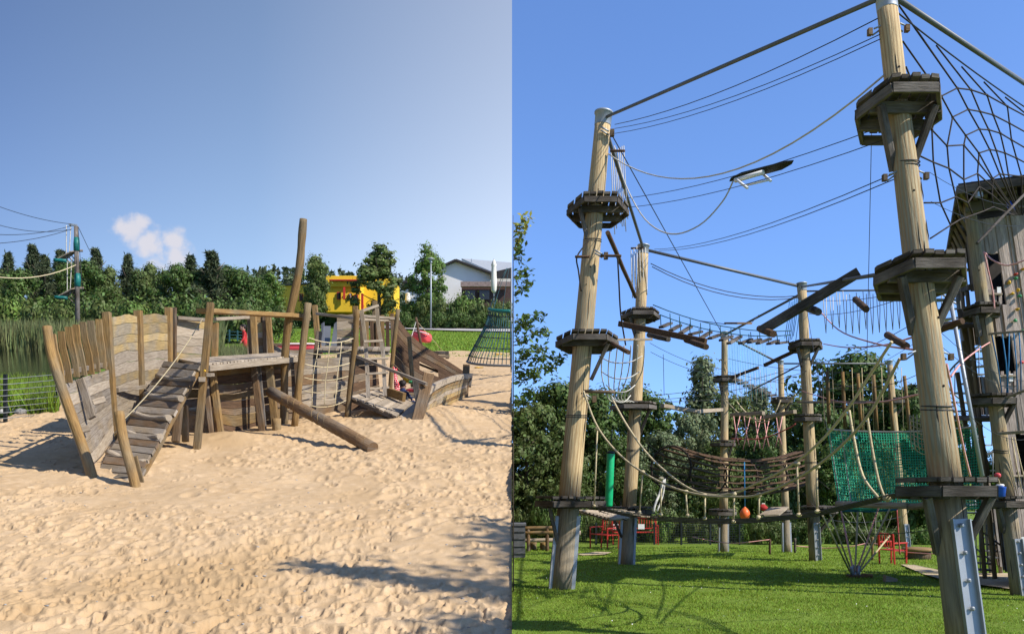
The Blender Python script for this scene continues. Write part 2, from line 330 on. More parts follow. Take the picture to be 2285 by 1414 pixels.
# ------------------------------------------------------------------ value noise for terrain
_perm = RNG.random((512, 512))
def vnoise(x, y):
    xi = np.floor(x).astype(int); yi = np.floor(y).astype(int); xf = x-xi; yf = y-yi
    xf = xf*xf*(3-2*xf); yf = yf*yf*(3-2*yf); g = lambda a, b: _perm[a % 512, b % 512]
    return (g(xi, yi)*(1-xf)+g(xi+1, yi)*xf)*(1-yf)+(g(xi, yi+1)*(1-xf)+g(xi+1, yi+1)*xf)*yf-.5
def fbm(x, y, o=4):
    s = 0; a = 1
    for i in range(o): s = s+a*vnoise(x*2**i+17*i, y*2**i+31*i); a *= .5
    return s
def ground_mat(name, c1, c2, c3, s1, s2, bump, bs, dist=.01, speck=None, patch=None):
    m = bpy.data.materials.new(name); MATS[name] = m; m.use_nodes = True; t = m.node_tree; b = t.nodes['Principled BSDF']; b.inputs['Roughness'].default_value = .95; b.inputs['Specular IOR Level'].default_value = .1
    n = t.nodes.new; tcn = n('ShaderNodeTexCoord')
    def noise(s, d=5): x = n('ShaderNodeTexNoise'); x.inputs['Scale'].default_value = s; x.inputs['Detail'].default_value = d; t.links.new(tcn.outputs['Object'], x.inputs['Vector']); return x.outputs[0]
    def ramp(f, lo, hi): x = n('ShaderNodeMapRange'); x.inputs[1].default_value = lo; x.inputs[2].default_value = hi; t.links.new(f, x.inputs[0]); return x.outputs[0]
    def mix(f, a, bb):
        x = n('ShaderNodeMix'); x.data_type = 'RGBA'; t.links.new(f, x.inputs[0])
        for i, c in ((6, a), (7, bb)):
            if isinstance(c, tuple): x.inputs[i].default_value = (*c, 1)
            else: t.links.new(c, x.inputs[i])
        return x.outputs[2]
    c = mix(ramp(noise(s1), .35, .65), c1, c2); c = mix(ramp(noise(s2), .45, .75), c, c3)
    if speck: c = mix(ramp(noise(speck[0], 2), .62, .72), c, speck[1])
    if patch: c = mix(ramp(noise(*patch[0]), *patch[1]), c, patch[2])
    t.links.new(c, b.inputs['Base Color'])
    bp = n('ShaderNodeBump'); bp.inputs['Strength'].default_value = bump; bp.inputs['Distance'].default_value = dist; t.links.new(noise(bs, 8), bp.inputs['Height']); t.links.new(bp.outputs[0], b.inputs['Normal'])
    return m
ground_mat('sand', (.47, .335, .195), (.42, .29, .16), (.50, .365, .225), 1.3, 14, .5, 90, .006, speck=(140, (.30, .205, .12)), patch=((.55, 4), (.55, .72), (.39, .265, .14)))
ground_mat('sand_pale', (.46, .37, .25), (.38, .30, .19), (.5, .41, .28), 1.3, 10, .5, 40)
ground_mat('turf', (.14, .21, .028), (.105, .17, .022), (.175, .235, .045), .8, 6, .6, 60, .02)
ground_mat('meadow', (.10, .17, .022), (.075, .14, .016), (.125, .19, .03), .5, 5, .8, 8, .05)
ground_mat('bank_earth', (.19, .14, .085), (.12, .09, .055), (.16, .15, .07), 2, 9, .8, 12, .03)
m = bpy.data.materials.new('water'); MATS['water'] = m; m.use_nodes = True; t_ = m.node_tree; b_ = t_.nodes['Principled BSDF']
b_.inputs['Base Color'].default_value = (.012, .016, .008, 1); b_.inputs['Roughness'].default_value = .06
wn = t_.nodes.new('ShaderNodeTexNoise'); wn.inputs['Scale'].default_value = 5; wt = t_.nodes.new('ShaderNodeTexCoord'); t_.links.new(wt.outputs['Object'], wn.inputs['Vector'])
wb = t_.nodes.new('ShaderNodeBump'); wb.inputs['Strength'].default_value = .12; wb.inputs['Distance'].default_value = .05; t_.links.new(wn.outputs[0], wb.inputs['Height']); t_.links.new(wb.outputs[0], b_.inputs['Normal'])

# ------------------------------------------------------------------ the setting
def grid_sheet(name, xs, ys, zf, m, **kw):
    X, Y = np.meshgrid(xs, ys); Z = zf(X, Y); V = np.stack([X, Y, Z], -1).reshape(-1, 3); nx, ny = len(xs), len(ys)
    i = (np.arange(ny-1)[:, None]*nx+np.arange(nx-1)[None]).ravel(); F = np.stack([i, i+1, i+nx+1, i+nx], 1)
    me = npmesh(name, V, F, m); me.polygons.foreach_set('use_smooth', np.ones(len(F), bool)); return link(name, me, kind='structure')
vGL = np.vectorize(GL); vGR = np.vectorize(GR)
ysL = np.concatenate([np.linspace(-40, 2, 8), np.linspace(3, 70, 90), np.linspace(75, 140, 14), np.array([200, 400, 900, 2500.])])
meadow = grid_sheet('meadow', np.concatenate([np.array([-2500, -600, -200.]), np.linspace(-90, -20, 30), np.linspace(-19, 0, 60)]), ysL, lambda X, Y: vGL(np.maximum(Y, 0))-.09+.03*fbm(X*.6, Y*.6), 'meadow')
# sand: a fine sheet of trodden, foot-printed sand
def ylim(t):
    pxs = 1142.5+2000*t
    return np.interp(pxs, [-120, 0, 110, 200, 300, 480, 760, 985, 1142.5], [11.0, 12.0, 13.6, 17, 23, 27, 29, 31.5, 30.5])
nt_, ns = 620, 560
T = np.linspace(-.62, 0, nt_); S = np.linspace(0, 1, ns)
YM = 3.2*(ylim(T)[None]/3.2)**S[:, None]; XM = T[None]*YM
ZM = np.zeros_like(YM)
att = np.clip(1.15-YM/40, .3, 1)
ZM += .045*fbm(XM*.8, YM*.8, 3)-.03+.010*fbm(XM*2.2+5, YM*2.2, 2)+.014*fbm(XM*4, YM*4, 3)*att+.006*fbm(XM*16, YM*16, 2)
pit = np.zeros_like(ZM)
logY = np.log(YM)
def stamp(x0, y0, a, b, th, d):
    t0 = x0/y0; lim = float(ylim(np.array([t0]))[0]); s0 = math.log(y0/3.2)/math.log(lim/3.2)
    if not (0 <= s0 <= 1 and -.62 <= t0 <= 0): return
    jr = int(t0/.62*-(nt_-1)); j0 = nt_-1-jr; i0 = int(s0*(ns-1)); rad = 2.2*max(a, b)
    dj = max(2, int(rad/y0/.62*nt_)+1); di = max(2, int(rad/y0/math.log(lim/3.2)*ns)+1)
    sl_ = (slice(max(i0-di, 0), i0+di+1), slice(max(j0-dj, 0), j0+dj+1))
    dx = XM[sl_]-x0; dy = YM[sl_]-y0; c, s = math.cos(th), math.sin(th); u_ = (dx*c+dy*s)/a; w_ = (-dx*s+dy*c)/b
    r2 = u_*u_+w_*w_
    pit[sl_] += d*(-np.exp(-r2**1.6)+.42*np.exp(-((np.sqrt(r2)-1.45)/.4)**2))
rs = random.Random(3)
for i in range(11000):
    y0 = 3.25*math.exp(rs.random()*math.log(31/3.25)); x0 = -rs.random()*.62*y0
    sz = min(.075, .021*math.exp(rs.gauss(0, .5)))*(1 if y0 < 7 else 1.5 if y0 < 12 else 2.2)
    if vnoise(np.array([x0*.55+9]), np.array([y0*.55]))[0] < -.12 and rs.random() < .85: continue            # smoother, less trodden patches
    stamp(x0, y0, sz*rs.uniform(1.2, 2.1), sz*rs.uniform(.7, 1.0), rs.uniform(0, 3.14), rs.uniform(.004, .0155)*(1 if y0 < 7 else 1.3))
# a few clear shoe prints with ribbed soles
for i in range(46):
    y0 = 3.5+rs.random()**1.5*4; x0 = -rs.random()*.6*y0; th = rs.uniform(-.6, .9); c_, s_ = math.cos(th), math.sin(th)
    for (du, a_, b_) in ((0, .055, .024), (-.062, .026, .022)): stamp(x0+du*c_, y0+du*s_, a_, b_, th, .011)
    for q in range(5): du = -.045+q*.022; stamp(x0+du*c_, y0+du*s_, .005, .02, th, -.004)
ZM += np.clip(pit, -.024, .014)
# wind-blown heaps against the play ship
for (px, py, rx, ry, h) in ((270, 1075, .5, .5, -.038), (440, 1000, .4, .4, -.03), (520, 975, .5, .35, .10), (960, 930, .7, 1.2, .14), (700, 940, .5, .4, .06), (860, 905, .5, .5, .05)):
    c_ = P(px, py, YL(py)); ZM += h*np.exp(-((XM-c_.x)/rx)**2-((YM-c_.y)/ry)**2)
ZM += vGL(YM)
V = np.stack([XM, YM, ZM], -1).reshape(-1, 3); i = (np.arange(ns-1)[:, None]*nt_+np.arange(nt_-1)[None]).ravel(); F = np.stack([i, i+1, i+nt_+1, i+nt_], 1)
me = npmesh('sand', V, F, 'sand'); me.polygons.foreach_set('use_smooth', np.ones(len(F), bool)); link('sand', me, kind='structure')
pb = MB(); rs2 = random.Random(77)
for i in range(140):
    y0 = 3.6*math.exp(rs2.random()*math.log(8/3.6)); x0 = -rs2.random()*.6*y0; t0 = x0/y0; lim = float(ylim(np.array([t0]))[0])
    z0 = ZM[int(math.log(y0/3.2)/math.log(lim/3.2)*(ns-1)), nt_-1-int(-t0/.62*(nt_-1))]; r_ = rs2.uniform(.004, .009); pb.blob((x0, y0, z0+.002), r_*rs2.uniform(1, 1.8), r_, r_*.6, i, .25, 1)
link('pebbles', mesh_from('pebbles', pb, Vector((0, 0, 0)), 'rock'), kind='stuff', label='small pebbles and bits of bark strewn over the near sand', cat='pebbles')
grid_sheet('sand_apron', np.linspace(-30, 0, 20), np.linspace(-15, 3.3, 10), lambda X, Y: vGL(np.maximum(Y, 0))-.02, 'sand')
# path, pond
def quad_sheet(name, pts, m, kind='structure', sub=1):
    me = bpy.data.meshes.new(name); me.from_pydata([tuple(p) for p in pts], [], [tuple(range(len(pts)))]); me.materials.append(MATS[m]); return link(name, me, kind=kind)
def gp(px, py, dz=0): y = YL(py); return Vector(((px-1142.5)/FP*y, y, GL(y)+dz))
def gr(px, py, dz=0): y = YR(py); return Vector(((px-1142.5)/FP*y, y, GR(y)+dz))
quad_sheet('path', [gp(800, 726, .02), gp(890, 727, .02), gp(1010, 731, .02), gp(1142, 734, .02), gp(1142, 740, .02), gp(1010, 737.5, .02), gp(890, 733, .02), gp(800, 731, .02)], 'asphalt')
quad_sheet('path', [gp(850, 716.5, .03), gp(905, 716.5, .03), gp(925, 728, .03), gp(880, 728, .03)], 'asphalt')
quad_sheet('pond', [gp(-160, 900, .0), gp(60, 893, .0), gp(125, 880, .0), gp(180, 840, .0), gp(260, 790, .0), gp(230, 768, .0), gp(-160, 770, .0)], 'water')
# lawn under the ropes course
lawn = grid_sheet('lawn', np.concatenate([np.linspace(0, 20, 80), np.linspace(21, 90, 24), np.array([200, 600, 2500.])]), np.concatenate([np.linspace(-40, 4, 8), np.linspace(4.2, 40, 150), np.linspace(42, 140, 14), np.array([200, 400, 900, 2500.])]), lambda X, Y: vGR(np.maximum(Y, 0))+.03*fbm(X*.7, Y*.7)*(X > .05)-np.where(Y > 44, .0, 0), 'turf')
# earth face where the higher playground ends beside the lawn
ye = np.concatenate([np.linspace(0, 60, 60), np.array([80, 110, 140, 200, 400])]); Ve = []
for y in ye: Ve += [(0, y, GL(max(y, 0))-.01), (0, y, GR(max(y, 0))-.3)]
Fe = np.array([[2*i, 2*i+1, 2*i+3, 2*i+2] for i in range(len(ye)-1)])
link('embankment', npmesh('embankment', np.array(Ve), Fe, 'bank_earth'), kind='structure')
# ------------------------------------------------------------------ the wooden play ship
def grd(px, py):                                  # point on the sand under a pixel
    return gp(px, py)
ship = thing('play_ship', 'large weathered wooden play ship with tall mast half sunk in the sand', 'play ship', gp(560, 950))
def interp_cols(cols, t):
    n = len(cols)-1; x = t*n; i = min(int(x), n-1); f = x-i
    a, b = cols[i], cols[i+1]; c = [a[k]+(b[k]-a[k])*f for k in range(6)]
    return P(c[0], c[1], c[2]), P(c[3], c[4], c[5])
def plank_wall(parent, cols, n, mats, th=.022, amp=.05, gap=.006, seed=0, name='plank', m=9, t0=0, t1=1, skip=None):
    rr = random.Random(seed); ph = [[rr.uniform(0, 6.3) for _ in range(2)] for _ in range(n+1)]
    edge = [0]+[i+rr.uniform(-.18, .18) for i in range(1, n)]+[n]; out_ = []
    for i in range(n):
        if skip and i in skip: continue
        lo, hi = [], []; push = rr.uniform(-.006, .006)
        for k in range(m):
            t = t0+(t1-t0)*k/(m-1); tp, bt = interp_cols(cols, t)
            def e(j): return (edge[j]+(0 if j in (0,) else amp*(math.sin((2.5+ph[j][1])*t+ph[j][0])+.4*math.sin((9+2*ph[j][0])*t+ph[j][1]))))/n
            d = (tp-bt).length; f0 = e(i)+gap/d/2; f1 = e(i+1)-gap/d/2
            o_ = Vector((0, push, 0)); lo.append(bt.lerp(tp, f0)+o_); hi.append(bt.lerp(tp, f1)+o_)
        out_.append(ob(name, MB().strip(lo, hi, th), mats[i % len(mats)] if not callable(mats) else mats(i), parent))
    return out_
def holder(name, parent, mb, m): return ob(name, mb, m, parent)
def gy(Y): return 690+2880/Y                     # photo row of the sand at distance Y
def bpost(parent, name, a, b, wpx, m, d=None, Ya=None):
    p, q = P(*a), P(*b); w = wpx/FP*(a[2]+b[2])/2; return ob(name, MB().beam(p, q, w, d or w*.8, up=(0, 1, 0) if abs((p-q).normalized().z) > .5 else None), m, parent)
# --- stern: corner log, slats, curved plank wall
stern = ob('corner_post', MB().tube(smooth([P(215, 1098, 7.83), P(190, 1012, 7.95), P(152, 905, 8.1), P(117, 800, 8.25), P(105, 729, 8.3)], 4), 1, 12, [.046]*4+[.043]*13), 'wood_tan', ship)
slats = [((117, 745), (139, 860)), ((136, 739), (154, 854)), ((153, 729), (171, 841)), ((169, 724), (187, 838)), ((185, 718), (203, 835)), ((202, 715), (217, 830)), ((221, 712), (230, 823))]
for i, (a, b) in enumerate(slats):
    Y = 8.35+i*.26; wob = [(0, 0), (-1.5, .3), (1.5, .65), (0, 1)]
    c = [P(a[0]+(b[0]-a[0])*f+w, a[1]+(b[1]-a[1])*f, Y) for w, f in wob]
    hw = 7.2/FP*Y; r_ = random.Random(i)
    ob('slat', MB().strip([p-Vector((hw*r_.uniform(.85, 1.05), 0, 0)) for p in c], [p+Vector((hw*r_.uniform(.85, 1.1), 0, 0)) for p in c], .025), 'wood_tan', ship)
sw = holder('stern_wall', ship, MB().beam(P(128, 835, 8.42), P(238, 812, 10.1), .03, .05), 'wood_grey')
plank_wall(sw, [(126, 862, 8.3, 202, 1075, 7.95), (180, 843, 9.1, 226, 1040, 8.9), (240, 826, 10.0, 254, 985, 10.0)], 9, ['wood_grey', 'wood_pale', 'wood_grey'], seed=1)
bpost(sw, 'batten', (180, 846, 8.9), (206, 932, 8.7), 17, 'wood_grey', .03)
for (x, y, Y) in ((222, 893, 9.1), (187, 957, 8.5)):
    h = ob('climbing_hold', MB().beam(P(x-13, y+5, Y-.06), P(x+13, y-3, Y-.02), .07, .06), 'wood_pale', ship)
# far hull wall of the stern, in three bays between square posts
fw = holder('far_wall', ship, MB().beam(P(262, 870, 10.35), P(440, 850, 13.2), .03, .05), 'wood_grey')
yw = lambda i: ['wood_grey', 'wood_pale', 'wood_pale', 'wood_pale', 'wood_pale', 'wood_yellow', 'wood_pale', 'wood_pale', 'wood_yellow', 'wood_yellow', 'wood_yellow', 'wood_yellow'][i]
plank_wall(fw, [(250, 708, 10.3, 258, gy(10.3), 10.3), (280, 701, 10.9, 286, gy(10.9), 10.9), (306, 705, 11.4, 312, gy(11.4), 11.4)], 12, yw, seed=2)
plank_wall(fw, [(312, 703, 11.6, 318, gy(11.6), 11.6), (345, 700, 12.0, 348, gy(12.0), 12.0), (374, 703, 12.5, 376, gy(12.5), 12.5)], 11, lambda i: yw((i+1) % 12), seed=3)
plank_wall(fw, [(390, 704, 12.8, 390, gy(12.8), 12.8), (425, 712, 13.1, 424, gy(13.1), 13.1), (462, 716, 13.4, 462, gy(13.4), 13.4)], 10, ['wood_pale', 'wood_yellow', 'wood_grey', 'wood_pale'], seed=4)
bpost(ship, 'post', (238, 697, 10.15), (256, 990, 10.05), 17, 'wood_tan')
bpost(ship, 'post', (308, 693, 11.4), (316, 938, 11.4), 17, 'wood_tan')
bpost(ship, 'post', (376, 686, 12.5), (377, 915, 12.5), 15, 'wood_tan'); bpost(ship, 'post', (388, 686, 12.6), (388, 915, 12.6), 11, 'wood_hull')
bpost(ship, 'rail', (394, 709, 12.75), (456, 714, 13.2), 11, 'wood_grey', .05)
# --- gangway ramp with log treads
LP = smooth([P(368, 806, 11.6), P(333, 866, 10.8), P(300, 918, 10.0), P(272, 966, 9.3), P(242, 1012, 8.6), P(214, 1066, 8.0)], 8)
RP = smooth([P(444, 815, 10.0), P(414, 872, 9.6), P(385, 926, 9.2), P(360, 975, 8.7), P(332, 1024, 8.2), P(303, 1072, 7.7)], 8)
ramp = ob('ramp', MB().path_beam([p-Vector((0, 0, .05)) for p in RP], .03, .045).path_beam([p-Vector((0, 0, .05)) for p in LP], .03, .045), 'wood_tan', ship)
def onp(pts, t): x = t*(len(pts)-1); i = min(int(x), len(pts)-2); return pts[i].lerp(pts[i+1], x-i)
for i in range(17):
    a, b = i/17+.004, (i+1)/17-.004; e = random.Random(i).uniform(-.01, .03)
    ob('plank', MB().strip([onp(LP, a), onp(RP, a)+Vector((e, 0, 0))], [onp(LP, b), onp(RP, b)+Vector((e, 0, 0))], .025), ['wood_grey', 'wood_grey', 'wood_hull'][i % 3], ramp)
for i, (a, b) in enumerate((((351, 838), (431, 845)), ((324, 879), (404, 889)), ((294, 921), (377, 932)), ((281, 964), (358, 974)), ((241, 1008), (326, 1032)), ((217, 1060), (292, 1074)))):
    ya = [11.0, 10.5, 9.85, 9.3, 8.6, 8.0][i]; yb = [9.75, 9.4, 9.05, 8.65, 8.15, 7.75][i]; p, q = P(a[0], a[1], ya), P(b[0], b[1], yb)
    mid = p.lerp(q, .5)-Vector((0, 0, .03)); ob('tread', MB().tube(smooth([p, mid, q], 4), 1, 10, [.030+.004*math.sin(k) for k in range(9)]), 'wood_pale', ramp)
ob('gate_post', MB().tube(smooth([P(266, 919, 7.75), P(274, 975, 7.7), P(290, 1035, 7.62), P(309, 1108, 7.58)], 4), 1, 12, [.042]*13), 'wood_tan', ship)
bpost(ship, 'post', (302, 1018, 7.75), (321, 1090, 7.70), 9, 'wood_tan', .02)
ob('hand_rope', MB().tube(sag(P(276, 936, 7.75), P(452, 711, 10.2), .07), .0055, 6), 'rope_cream', ship)
ob('hand_rope', MB().tube(sag(P(257, 965, 9.9), P(372, 806, 11.8), .05), .005, 5), 'rope_cream', ship)
# --- middle: deck on posts
bpost(ship, 'post', (470, 676, 9.75), (439, 1005, 9.5), 15, 'wood_tan', .06)
bpost(ship, 'post', (481, 720, 13.4), (476, 900, 13.4), 13, 'wood_tan')
deck = ob('deck', MB().strip([P(466, 828, 9.85), P(614, 812, 11.0), P(672, 806, 11.5)], [P(466, 815, 9.85), P(614, 800, 11.0), P(672, 795, 11.5)], .035), 'wood_pale', ship)
A0, A1, B0, B1 = P(458, 814, 9.9), P(676, 793.5, 11.6), P(400, 802, 12.9), P(640, 786.5, 14.4)
for i in range(30):
    a, b = i/30+.0015, (i+1)/30-.0015; e = random.Random(i+50).uniform(-.02, .02)
    ob('board', MB().strip([A0.lerp(A1, a)+Vector((0, e, 0)), A0.lerp(A1, b)+Vector((0, e, 0))], [B0.lerp(B1, a), B0.lerp(B1, b)], .025), 'wood_pale', deck)
bpost(ship, 'rail', (448, 693, 9.8), (684, 706, 11.45), 27, 'wood_tan', .05)
bpost(ship, 'rail', (480, 712, 13.35), (556, 708, 13.9), 9, 'wood_pale', .05)
bpost(ship, 'rail', (640, 709, 11.2), (690, 712, 11.5), 10, 'wood_tan', .04)
for (a, b, w, m_) in (((565, 700, 13.9), (570, 792, 13.9), 13, 'wood_tan'), ((556, 702, 14.0), (560, 792, 14.0), 9, 'wood_hull'), ((598, 700, 14.1), (605, 790, 14.1), 12, 'wood_tan'), ((590, 704, 14.2), (592, 790, 14.2), 8, 'wood_hull')): bpost(ship, 'post', a, b, w, m_)
fw2 = holder('far_wall', ship, MB().beam(P(555, 770, 14.25), P(640, 768, 14.4), .03, .04), 'wood_hull')
plank_wall(fw2, [(552, 706, 14.1, 552, gy(14.1), 14.1), (605, 706, 14.3, 605, gy(14.3), 14.3)], 11, ['wood_yellow', 'wood_tan', 'wood_pale'], seed=5)
plank_wall(fw2, [(606, 745, 14.4, 606, gy(14.4), 14.4), (614, 772, 14.4, 614, gy(14.4), 14.4), (650, 783, 14.6, 650, gy(14.6), 14.6), (716, 776, 14.6, 716, gy(14.6), 14.6)], 6, ['wood_pale', 'wood_grey'], seed=6)
# near hull wall below the deck
nw = holder('near_wall', ship, MB().beam(P(470, 840, 10.75), P(640, 826, 11.7), .03, .05), 'wood_hull')
plank_wall(nw, [(462, 826, 10.55, 484, 972, 10.55), (520, 820, 10.95, 524, 985, 10.9), (570, 815, 11.3, 568, 975, 11.25), (640, 808, 11.75, 640, 960, 11.7)], 9, ['wood_hull', 'wood_brown', 'wood_tan'], seed=7, m=13)
plank_wall(nw, [(640, 806, 11.85, 640, 955, 11.8), (700, 800, 12.3, 700, 945, 12.3), (778, 795, 12.8, 778, 935, 12.8)], 8, ['wood_grey', 'wood_hull', 'wood_pale', 'wood_grey'], seed=8, m=9)
plank_wall(nw, [(778, 800, 12.85, 780, 935, 12.8), (840, 800, 13.2, 850, 905, 13.2)], 7, ['wood_hull', 'wood_brown'], seed=9, m=7)
for (a, b, w, m_) in (((474, 826, 10.4), (493, 972, 10.3), 14, 'wood_tan'), ((456, 828, 10.35), (474, 975, 10.3), 11, 'wood_hull'), ((566, 818, 11.0), (586, 968, 10.95), 14, 'wood_hull'), ((578, 815, 11.1), (592, 966, 11.0), 7, 'wood_dark'), ((600, 812, 11.2), (616, 962, 11.2), 16, 'wood_tan'), ((662, 796, 11.9), (670, 945, 11.9), 12, 'wood_hull'), ((400, 905, 9.6), (392, 985, 9.5), 16, 'wood_hull'), ((412, 905, 9.7), (414, 985, 9.65), 14, 'wood_tan')): bpost(ship, 'rib_post', a, b, w, m_)
for (x, y, Y) in ((457, 827, 9.5), (641, 803, 11.3), (676, 803, 11.25), (653, 704, 11.3)):
    ob('bolt_cap', MB().blob(P(x, y, Y-.06), .014, .014, .014, 1, 0, 1), 'plastic_yellow', ship)
bpost(ship, 'bracket', (466, 836, 9.6), (474, 836, 9.9), 10, 'wood_pale'); bpost(ship, 'bracket', (450, 846, 9.5), (458, 846, 9.9), 13, 'wood_pale')
# --- mast and the posts of the climbing net
ob('mast', MB().tube(smooth([P(634, 960, 11.4), P(635, 836, 11.3), P(638, 769, 11.25), P(646, 705, 11.2), P(659, 646, 11.2), P(669, 591, 11.2), P(673, 539, 11.2), P(677, 489, 11.2)], 4), 1, 14, [.050+.003*math.sin(k*1.3) for k in range(29)]), 'wood_tan', ship)
ob('post', MB().tube(smooth([P(656, 960, 11.2), P(668, 850, 11.2), P(676, 770, 11.2), P(688, 676, 11.2)], 3), 1, 10, [.044]*10), 'wood_tan', ship)
bpost(ship, 'post', (702, 681, 13.2), (712, 790, 13.2), 12, 'wood_tan'); bpost(ship, 'post', (712, 740, 13.0), (693, 900, 12.8), 12, 'wood_hull')
ob('post', MB().tube(smooth([P(774, 945, 12.0), P(783, 850, 12.0), P(793, 760, 12.0), P(796, 691, 12.0)], 3), 1, 10, [.040]*10), 'wood_tan', ship)
net = ob('climbing_net', MB().tube(sag(P(689, 753, 11.25), P(788, 755, 11.95), .06), .0065, 6), 'rope_cream', ship)
rows = [((683, 786), (784, 780)), ((680, 812), (780, 810)), ((678, 842), (777, 839)), ((676, 871), (774, 866)), ((694, 905), (772, 893))]
for (a, b) in rows: ob('cross_rope', MB().tube(sag(P(a[0], a[1], 11.2), P(b[0], b[1], 11.9), .045), .006, 6), 'rope_cream', net)
for (xs_) in ((711, 707, 701, 698, 696), (736, 733, 730, 726, 724), (762, 759, 755, 751, 748)):
    yy = (764, 795, 822, 852, 905); ob('upright_rope', MB().tube(smooth([P(x, y, 11.45) for x, y in zip(xs_, yy)], 3), .0058, 6), 'rope_cream', net)
# --- fore part: upper platform, ladder, low deck, bow
up = ob('upper_platform', MB().strip([P(708, 786, 12.6), P(868, 792, 13.0)], [P(708, 779, 12.6), P(868, 783, 13.0)], .04), 'wood_grey', ship)
A0, A1, B0, B1 = P(706, 779, 12.55), P(870, 782, 12.95), P(716, 773, 14.3), P(872, 775, 14.6)
for i in range(12):
    a, b = i/12+.004, (i+1)/12-.004; ob('board', MB().strip([A0.lerp(A1, a), A0.lerp(A1, b)], [B0.lerp(B1, a), B0.lerp(B1, b)], .025), ['wood_grey', 'wood_pale'][i % 2], up)
bpost(ship, 'rail', (708, 700, 13.1), (800, 711, 12.6), 10, 'wood_grey', .04); bpost(ship, 'rail', (792, 699, 14.4), (842, 682, 14.8), 10, 'wood_pale', .04)
bpost(ship, 'rail', (806, 705, 12.9), (890, 712, 13.2), 10, 'wood_grey', .04); bpost(ship, 'rail', (812, 713, 13.4), (866, 714, 13.6), 8, 'wood_pale', .04)
bpost(ship, 'post', (793, 683, 14.3), (795, 790, 14.3), 11, 'wood_tan'); bpost(ship, 'post', (836, 671, 14.8), (838, 790, 14.8), 11, 'wood_tan')
ob('post', MB().tube(smooth([P(868, 905, 12.95), P(876, 800, 13.0), P(888, 690, 13.0)], 4), 1, 9, [.032]*9), 'wood_tan', ship)
bk = holder('back_slats', ship, MB().beam(P(805, 716, 14.7), P(872, 718, 14.9), .03, .04), 'wood_grey')
for i, x in enumerate((806, 818, 829, 842, 853, 864, 875)): bpost(bk, 'slat', (x, 700+(i % 3)*3, 14.7), (x+2, 785, 14.7), 8, ['wood_hull', 'wood_tan', 'wood_brown'][i % 3], .025)
fw3 = holder('far_wall', ship, MB().beam(P(756, 720, 14.95), P(806, 716, 14.95), .03, .04), 'wood_grey')
plank_wall(fw3, [(752, 702, 14.9, 752, gy(14.9), 14.9), (800, 700, 15.0, 800, gy(15.0), 15.0)], 11, ['wood_grey', 'wood_pale'], seed=10, m=5)
lad = ob('ladder', MB().path_beam(smooth([P(807, 692, 12.55), P(813, 742, 12.5), P(818, 800, 12.45), P(822, 888, 12.2)], 3), .05, .035, (0, 1, 0)).path_beam(smooth([P(841, 688, 12.7), P(846, 740, 12.65), P(855, 790, 12.6), P(859, 884, 12.35)], 3), .05, .035, (0, 1, 0)), 'wood_grey', ship)
for (a, b) in (((816, 801), (866, 799)), ((818, 834), (866, 831)), ((820, 868), (868, 864)), ((812, 762), (854, 760))): bpost(lad, 'rung', (a[0], a[1], 12.35), (b[0], b[1], 12.45), 7, 'wood_pale', .03)
bpost(ship, 'rail', (796, 795, 12.0), (952, 857, 11.4), 8, 'wood_grey', .04)
ob('low_deck', MB().strip([P(784, 896, 12.05), P(920, 952, 11.15)], [P(784, 887, 12.05), P(920, 944, 11.15)], .04), 'wood_dark', ship)
low = bpy.data.objects[[o.name for o in ship.children if o.name.startswith('low_deck')][0]]
A0, A1, B0, B1 = P(784, 886, 12.05), P(922, 944, 11.15), P(838, 871, 13.0), P(948, 905, 12.4)
for i in range(14):
    a, b = i/14+.003, (i+1)/14-.003; e = random.Random(i+90).uniform(-.04, .03)
    ob('board', MB().strip([A0.lerp(A1, a)+Vector((e, e, 0)), A0.lerp(A1, b)+Vector((e, e, 0))], [B0.lerp(B1, a), B0.lerp(B1, b)], .025), 'wood_pale', low)
ob('step_block', MB().beam(P(860, 872, 12.6), P(902, 886, 12.2), .05, .12), 'wood_tan', ship)
bpost(ship, 'bow_post', (957, 836, 11.6), (926, 958, 11.1), 24, 'wood_hull', .07)
bw = ob('bow_wall', MB().path_beam(smooth([P(946, 880, 11.45), P(970, 862, 12.3), P(1000, 848, 13.4), P(1030, 840, 14.5), P(1050, 838, 15.2)], 4), .07, .075), 'wood_pale', ship)
plank_wall(bw, [(945, 886, 11.4, 934, gy(11.4), 11.4), (998, 856, 13.3, 990, gy(13.3)+3, 13.3), (1047, 843, 15.0, 1036, gy(15.0)+4, 15.0)], 6, ['wood_yellow', 'wood_tan', 'wood_yellow', 'wood_pale'], seed=11, amp=.08)
bpost(ship, 'stem_post', (1041, 815, 15.3), (1036, 900, 15.1), 15, 'wood_hull', .1); bpost(ship, 'stem_post', (1051, 840, 15.25), (1048, 862, 15.2), 6, 'wood_dark', .08)
fb = holder('bow_far_wall', ship, MB().beam(P(905, 800, 15.85), P(1030, 850, 15.5), .03, .04), 'wood_brown')
cols = [(884, 706, 15.8, 878, 826, 15.6), (910, 742, 15.8, 905, 850, 15.5), (940, 767, 15.8, 940, 868, 15.4), (985, 797, 15.7, 990, 880, 15.3), (1040, 832, 15.5, 1040, 890, 15.2)]
plank_wall(fb, cols, 7, ['wood_brown', 'wood_hull'], seed=12, amp=.05, skip={3}, m=11)
plank_wall(fb, cols, 7, ['wood_brown'], seed=12, amp=.05, skip={0, 1, 2, 4, 5, 6}, t0=0, t1=.47, m=6); plank_wall(fb, cols, 7, ['wood_brown'], seed=12, amp=.05, skip={0, 1, 2, 4, 5, 6}, t0=.70, t1=1, m=5)
bpost(ship, 'rib_post', (913, 752, 15.5), (921, 862, 15.3), 9, 'wood_tan'); bpost(ship, 'rib_post', (926, 850, 12.6), (938, 925, 12.4), 12, 'wood_dark')
